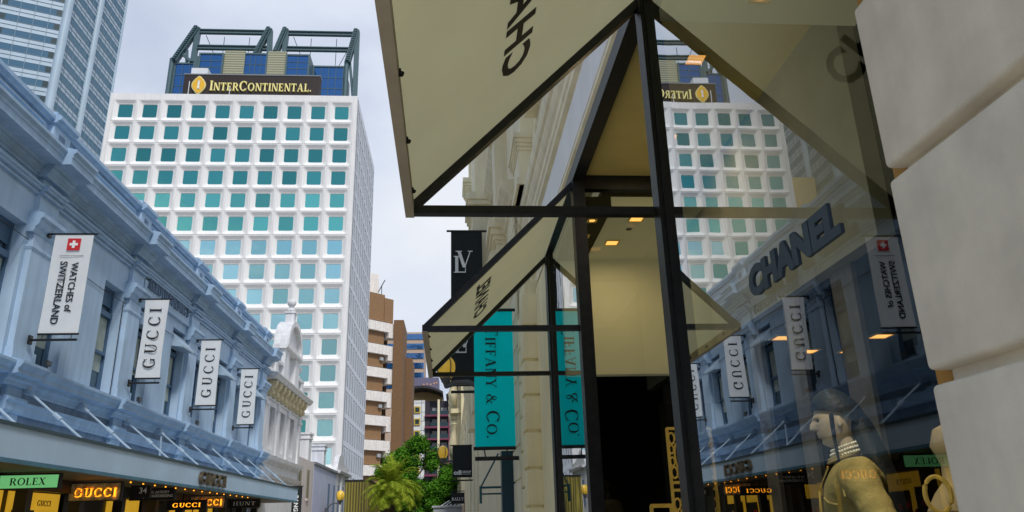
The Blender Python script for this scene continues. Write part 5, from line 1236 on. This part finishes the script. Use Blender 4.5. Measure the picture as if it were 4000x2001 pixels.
# ---------------------------------------------------------------- next buildings on the right
rbld = thing('classical_building', 'tall cream classical building with layered pilasters and cornices behind the turquoise banner', 'building', (0.95, 18, GZ), ROT)
m = MB(); m.box(0.95, 6, 10.0, 26, GZ, 13); m.build('wall', CREAM, rbld)
m = MB()
for k in range(14):
    z = GZ+0.43*k
    m.box(0.905, 0.96, 10.02, 13.6, z, z+0.40)
m.box(0.925, 0.96, 10.02, 13.6, GZ, 4.3); m.build('rusticated_base', CREAM, rbld)
CRN = [(1.0, 0.0), (0.90, 0.0), (0.88, 0.06), (0.84, 0.08), (0.84, 0.14), (0.78, 0.20), (0.70, 0.30), (0.70, 0.36), (1.0, 0.42)]
m = MB()
for z in (4.3, 6.35, 10.2): m.prism([(p+0.02, z+q_) for p, q_ in CRN], 10.0, 26, 'y')
m.build('cornice', CREAM2, rbld)
for y0, y1, xo in ((11.5, 12.2, 0.75), (15.05, 16.2, 0.48), (18.6, 19.5, 0.55), (22.5, 23.5, 0.55)):
    m = MB(); m.box(xo, 1.0, y0, y1, 2.6, 6.32)
    for z in (4.25, 6.30, 10.15):
        for d, a, b_ in ((0.02, 0, 0.06), (0.05, 0.06, 0.14), (0.09, 0.14, 0.24), (0.13, 0.24, 0.40)): m.box(xo-d, 1.0, y0-d, y1+d, z+a, z+b_)
    m.box(xo+0.06, 1.0, y0+0.06, y1-0.06, 6.68, 10.16); m.box(xo+0.08, 1.0, y0+0.1, y1-0.1, 10.5, 13)
    for k in range(7): z = 3.6+0.1*k; 
    m.prism([(xo, 3.2), (xo-0.05, 3.35), (xo-0.13, 3.7), (xo-0.15, 4.0), (xo-0.08, 4.2), (xo+0.02, 4.25), (xo+0.02, 3.2)], y0+0.2, y1-0.2, 'y')
    m.build('pilaster', CREAM2 if xo < 0.6 else CREAM, rbld)
for y0, y1 in ((12.6, 13.4), (16.0, 18.0), (20.0, 22.0)):
    for z0, z1 in ((4.9, 6.2), (7.2, 9.8)): MB().box(0.93, 0.96, y0, y1, z0, z1).build('window', BLUEWIN, rbld)
m = MB(); m.box(0.74, 0.94, 11.22, 11.5, GZ, 0.98); m.build('teal_column', mat('deep_teal', (0.01, 0.05, 0.07), 0.4), rbld)
m = MB(); m.tube([(0.93, 11.6, 0.50), (0.46, 11.6, 0.50)], 0.016, 8); m.tube([(0.93, 11.6, 0.41), (0.46, 11.6, 0.41)], 0.012, 8); m.tube([(0.45, 11.6, 0.28), (0.45, 11.6, 0.52)], 0.018, 6); m.tube([(0.45, 11.6, 0.5), (0.72, 11.6, 0.98)], 0.012, 6); m.build('sign_bracket', mat('teal_bracket', (0.02, 0.10, 0.11), 0.4), rbld)
rc = thing('plain_shop_row', 'lower cream and grey shop row beyond the classical building', 'building', (0.9, 42, GZ), ROT)
m = MB(); m.box(0.9, 6, 26, 60, GZ, 6.4); m.build('wall', CREAM, rc)
m = MB()
for y in (28, 33, 38, 43, 48, 53, 58): m.box(0.83, 0.9, y, y+0.6, GZ, 5.0); m.box(0.78, 0.9, y-0.1, y+0.7, 5.0, 5.3)
m.prism([(p+0.02, 5.5+q_) for p, q_ in CRN], 26, 60, 'y'); m.build('pilaster', CREAM2, rc)
m = MB(); m.box(0.86, 0.9, 44, 59, GZ, 1.2); m.build('shop_front', mat('red_dark_front', (0.16, 0.03, 0.03), 0.5), rc)
rd = thing('yellow_ornate_building', 'pale yellow ornate facade with bulging balusters, beside the large lamp', 'building', (0.9, 70, GZ), ROT)
m = MB(); m.box(0.9, 8, 61, 90, GZ, 13.2); m.build('wall', YSTONE, rd)
for y in (62, 66, 70, 75):
    m = MB(); m.box(0.6, 0.9, y, y+1.2, GZ, 13.4)
    m.lathe([(0.2, 0), (0.45, 0.3), (0.55, 0.9), (0.35, 1.6), (0.3, 2.0), (0.5, 2.4), (0.4, 2.7)], (0.45, y+0.6, 5.2), 12); m.lathe([(0.2, 0), (0.5, 0.3), (0.6, 0.9), (0.35, 1.6), (0.5, 1.9)], (0.45, y+0.6, 9.2), 12)
    for z in (8.4, 11.4, 13.2): m.box(0.1, 0.9, y-0.4, y+1.6, z, z+0.35)
    m.build('pilaster', YSTONE, rd)

# banners and signs on the right
GR = 'shop banners on the right-hand facades'
t, cl = banner(10.25, 0.867, 0.331, 0.932, 2.805, BANNERT, 'turquoise vertical banner with dark serif jeweller lettering', rot=ROT, group=GR, wavy=0.012, seed=2)
sh, W_, H_ = serif('_TIFFANY & _CO.', 1, 0.08, 0.80); k = 1.51/W_
m = MB(); put(m, sh, (0.573, 10.23, 1.817), (0, 0, -1), (1, 0, 0), 0.004, None, k, 0.172); m.build('lettering', mat('dark_teal_ink', (0.001, 0.012, 0.015), 0.6), cl)
t, cl = banner(14.75, 0.665, 0.025, 2.54, 5.73, BANNERK, 'tall charcoal banner with white overlapping monogram, partly behind the far awning', rot=ROT, group=GR, wavy=0.02, seed=9)
for z in (5.05, 3.40):
    m = MB(); sh, W_, H_ = serif('L', 1); put(m, sh, (0.215, 14.72, z-0.055), (1, 0, 0), (0, 0, 1), 0.004, None, 0.40, 0.36)
    sh, W_, H_ = serif('V', 1); put(m, sh, (0.295, 14.715, z+0.055), (1, 0, 0), (0, 0, 1), 0.004, None, 0.40, 0.36); m.build('monogram', WHITEINK, cl)
t, cl = banner(30.0, 0.85, 0.11, 1.70, 2.86, BANNERK, 'short grey banner with white group lettering along its lower edge', rot=ROT, group=GR, wavy=0.02, seed=12)
m = MB(); sh, W_, H_ = sans('cdi', 1, 0.05); put(m, sh, (0.30, 29.96, 1.86), (1, 0, 0), (0, 0, 1), 0.005, None, 0.30/W_, 0.17/H_)
sh, W_, H_ = sans('GROUP', 1, 0.03); put(m, sh, (0.64, 29.96, 1.875), (1, 0, 0), (0, 0, 1), 0.005, None, 0.33/W_, 0.085/H_)
m.box(0.48, 0.80, 29.955, 29.96, 1.785, 1.80); m.build('lettering', WHITEINK, cl)
t = thing('hanging_sign', 'small black square sign with white serif lettering, low beside the trees', 'sign', (0.85, 45, 1.7), ROT)
m = MB(); m.box(0.07, 0.84, 45, 45.08, 1.10, 1.70); pn = m.build('panel', BANNERK, t)
m = MB(); m.tube([(0.9, 45.04, 1.78), (0.05, 45.04, 1.78)], 0.025, 8); m.build('arm', BLACK, t)
sh, W_, H_ = serif('BALLY', 1, 0.08); m = MB(); put(m, sh, (0.455, 44.99, 1.36), (1, 0, 0), (0, 0, 1), 0.006, None, 0.66/W_, 0.16); m.build('lettering', WHITEINK, pn)

# ------------------------------------------------------------------ sky, sun, camera
SUN_EL, SUN_AZ = R(50), R(160)      # azimuth clockwise from +y: the sun stands behind the viewer, a little right
wd = bpy.data.worlds.new('World'); sc.world = wd; wd.use_nodes = True
nt = wd.node_tree; N = nt.nodes; L = nt.links
bg = N['Background']
sky = N.new('ShaderNodeTexSky'); sky.sky_type = 'NISHITA'; sky.sun_disc = False; sky.sun_elevation = SUN_EL; sky.sun_rotation = SUN_AZ
sky.air_density = 1.2; sky.dust_density = 0.6
tc = N.new('ShaderNodeTexCoord'); sx = N.new('ShaderNodeSeparateXYZ'); L.new(tc.outputs['Generated'], sx.inputs[0])
zz = N.new('ShaderNodeMath'); zz.operation = 'MAXIMUM'; zz.inputs[1].default_value = 0.0; L.new(sx.outputs[2], zz.inputs[0])
za = N.new('ShaderNodeMath'); za.operation = 'ADD'; za.inputs[1].default_value = 0.22; L.new(zz.outputs[0], za.inputs[0])
dx = N.new('ShaderNodeMath'); dx.operation = 'DIVIDE'; L.new(sx.outputs[0], dx.inputs[0]); L.new(za.outputs[0], dx.inputs[1])
dy = N.new('ShaderNodeMath'); dy.operation = 'DIVIDE'; L.new(sx.outputs[1], dy.inputs[0]); L.new(za.outputs[0], dy.inputs[1])
cb = N.new('ShaderNodeCombineXYZ'); L.new(dx.outputs[0], cb.inputs[0]); L.new(dy.outputs[0], cb.inputs[1])
n1 = N.new('ShaderNodeTexNoise'); n1.inputs['Scale'].default_value = 1.5; n1.inputs['Detail'].default_value = 8; n1.inputs['Roughness'].default_value = 0.55; L.new(cb.outputs[0], n1.inputs['Vector'])
n2 = N.new('ShaderNodeTexNoise'); n2.inputs['Scale'].default_value = 0.9; n2.inputs['Detail'].default_value = 7; n2.inputs['Distortion'].default_value = 0.4; L.new(cb.outputs[0], n2.inputs['Vector'])
# cloud cover: closed ahead (+y), broken behind the viewer
cov = N.new('ShaderNodeMapRange'); cov.inputs['From Min'].default_value = -1.42; cov.inputs['From Max'].default_value = -0.6; cov.inputs['To Min'].default_value = -0.16; cov.inputs['To Max'].default_value = 0.42
hz_ = N.new('ShaderNodeMath'); hz_.operation = 'MULTIPLY_ADD'; hz_.inputs[1].default_value = -2.2; hz_.inputs[2].default_value = 0.55; L.new(sx.outputs[2], hz_.inputs[0])
hs_ = N.new('ShaderNodeMath'); hs_.operation = 'ADD'; L.new(hz_.outputs[0], hs_.inputs[0]); L.new(sx.outputs[1], hs_.inputs[1])
L.new(hs_.outputs[0], cov.inputs['Value'])
ad = N.new('ShaderNodeMath'); ad.operation = 'ADD'; L.new(n1.outputs['Fac'], ad.inputs[0]); L.new(cov.outputs['Result'], ad.inputs[1])
mk = N.new('ShaderNodeMapRange'); mk.interpolation_type = 'SMOOTHSTEP'; mk.inputs['From Min'].default_value = 0.44; mk.inputs['From Max'].default_value = 0.66; L.new(ad.outputs[0], mk.inputs['Value'])
cr = N.new('ShaderNodeValToRGB'); e = cr.color_ramp.elements
e[0].position = 0.38; e[0].color = (0.36, 0.42, 0.55, 1); e[1].position = 0.60; e[1].color = (0.67, 0.69, 0.735, 1)
x_ = e.new(0.49); x_.color = (0.555, 0.605, 0.70, 1)
L.new(n2.outputs['Fac'], cr.inputs['Fac'])
cs = N.new('ShaderNodeVectorMath'); cs.operation = 'SCALE'; cs.inputs['Scale'].default_value = 11.5; L.new(cr.outputs['Color'], cs.inputs[0])
mx = N.new('ShaderNodeMixRGB'); L.new(mk.outputs['Result'], mx.inputs['Fac']); L.new(sky.outputs['Color'], mx.inputs['Color1']); L.new(cs.outputs[0], mx.inputs['Color2'])
L.new(mx.outputs['Color'], bg.inputs['Color']); bg.inputs['Strength'].default_value = 0.113
sl = bpy.data.lights.new('Sun', 'SUN'); sl.energy = 2.6; sl.angle = R(10); sl.color = (1.0, 0.95, 0.88)
so = bpy.data.objects.new('Sun', sl); C.objects.link(so)
dirv = Vector((math.sin(SUN_AZ)*math.cos(SUN_EL), math.cos(SUN_AZ)*math.cos(SUN_EL), math.sin(SUN_EL)))
so.rotation_euler = dirv.to_track_quat('Z', 'Y').to_euler(); so.location = dirv*80

cd = bpy.data.cameras.new('Camera'); cam = bpy.data.objects.new('Camera', cd); C.objects.link(cam); sc.camera = cam
cd.sensor_width = 36; cd.lens = CAM_LENS; cd.clip_start = 0.05; cd.clip_end = 6000
cam.matrix_world = Matrix(((CAM_R[0], CAM_U[0], CAM_B[0], 0), (CAM_R[1], CAM_U[1], CAM_B[1], 0), (CAM_R[2], CAM_U[2], CAM_B[2], 0), (0, 0, 0, 1)))
sc.view_settings.view_transform = 'Standard'; sc.view_settings.look = 'None'; sc.view_settings.exposure = 0; sc.view_settings.gamma = 1
sc.cycles.use_denoising = True
sc.cycles.max_bounces = 8; sc.cycles.transparent_max_bounces = 12; sc.cycles.sample_clamp_indirect = 4
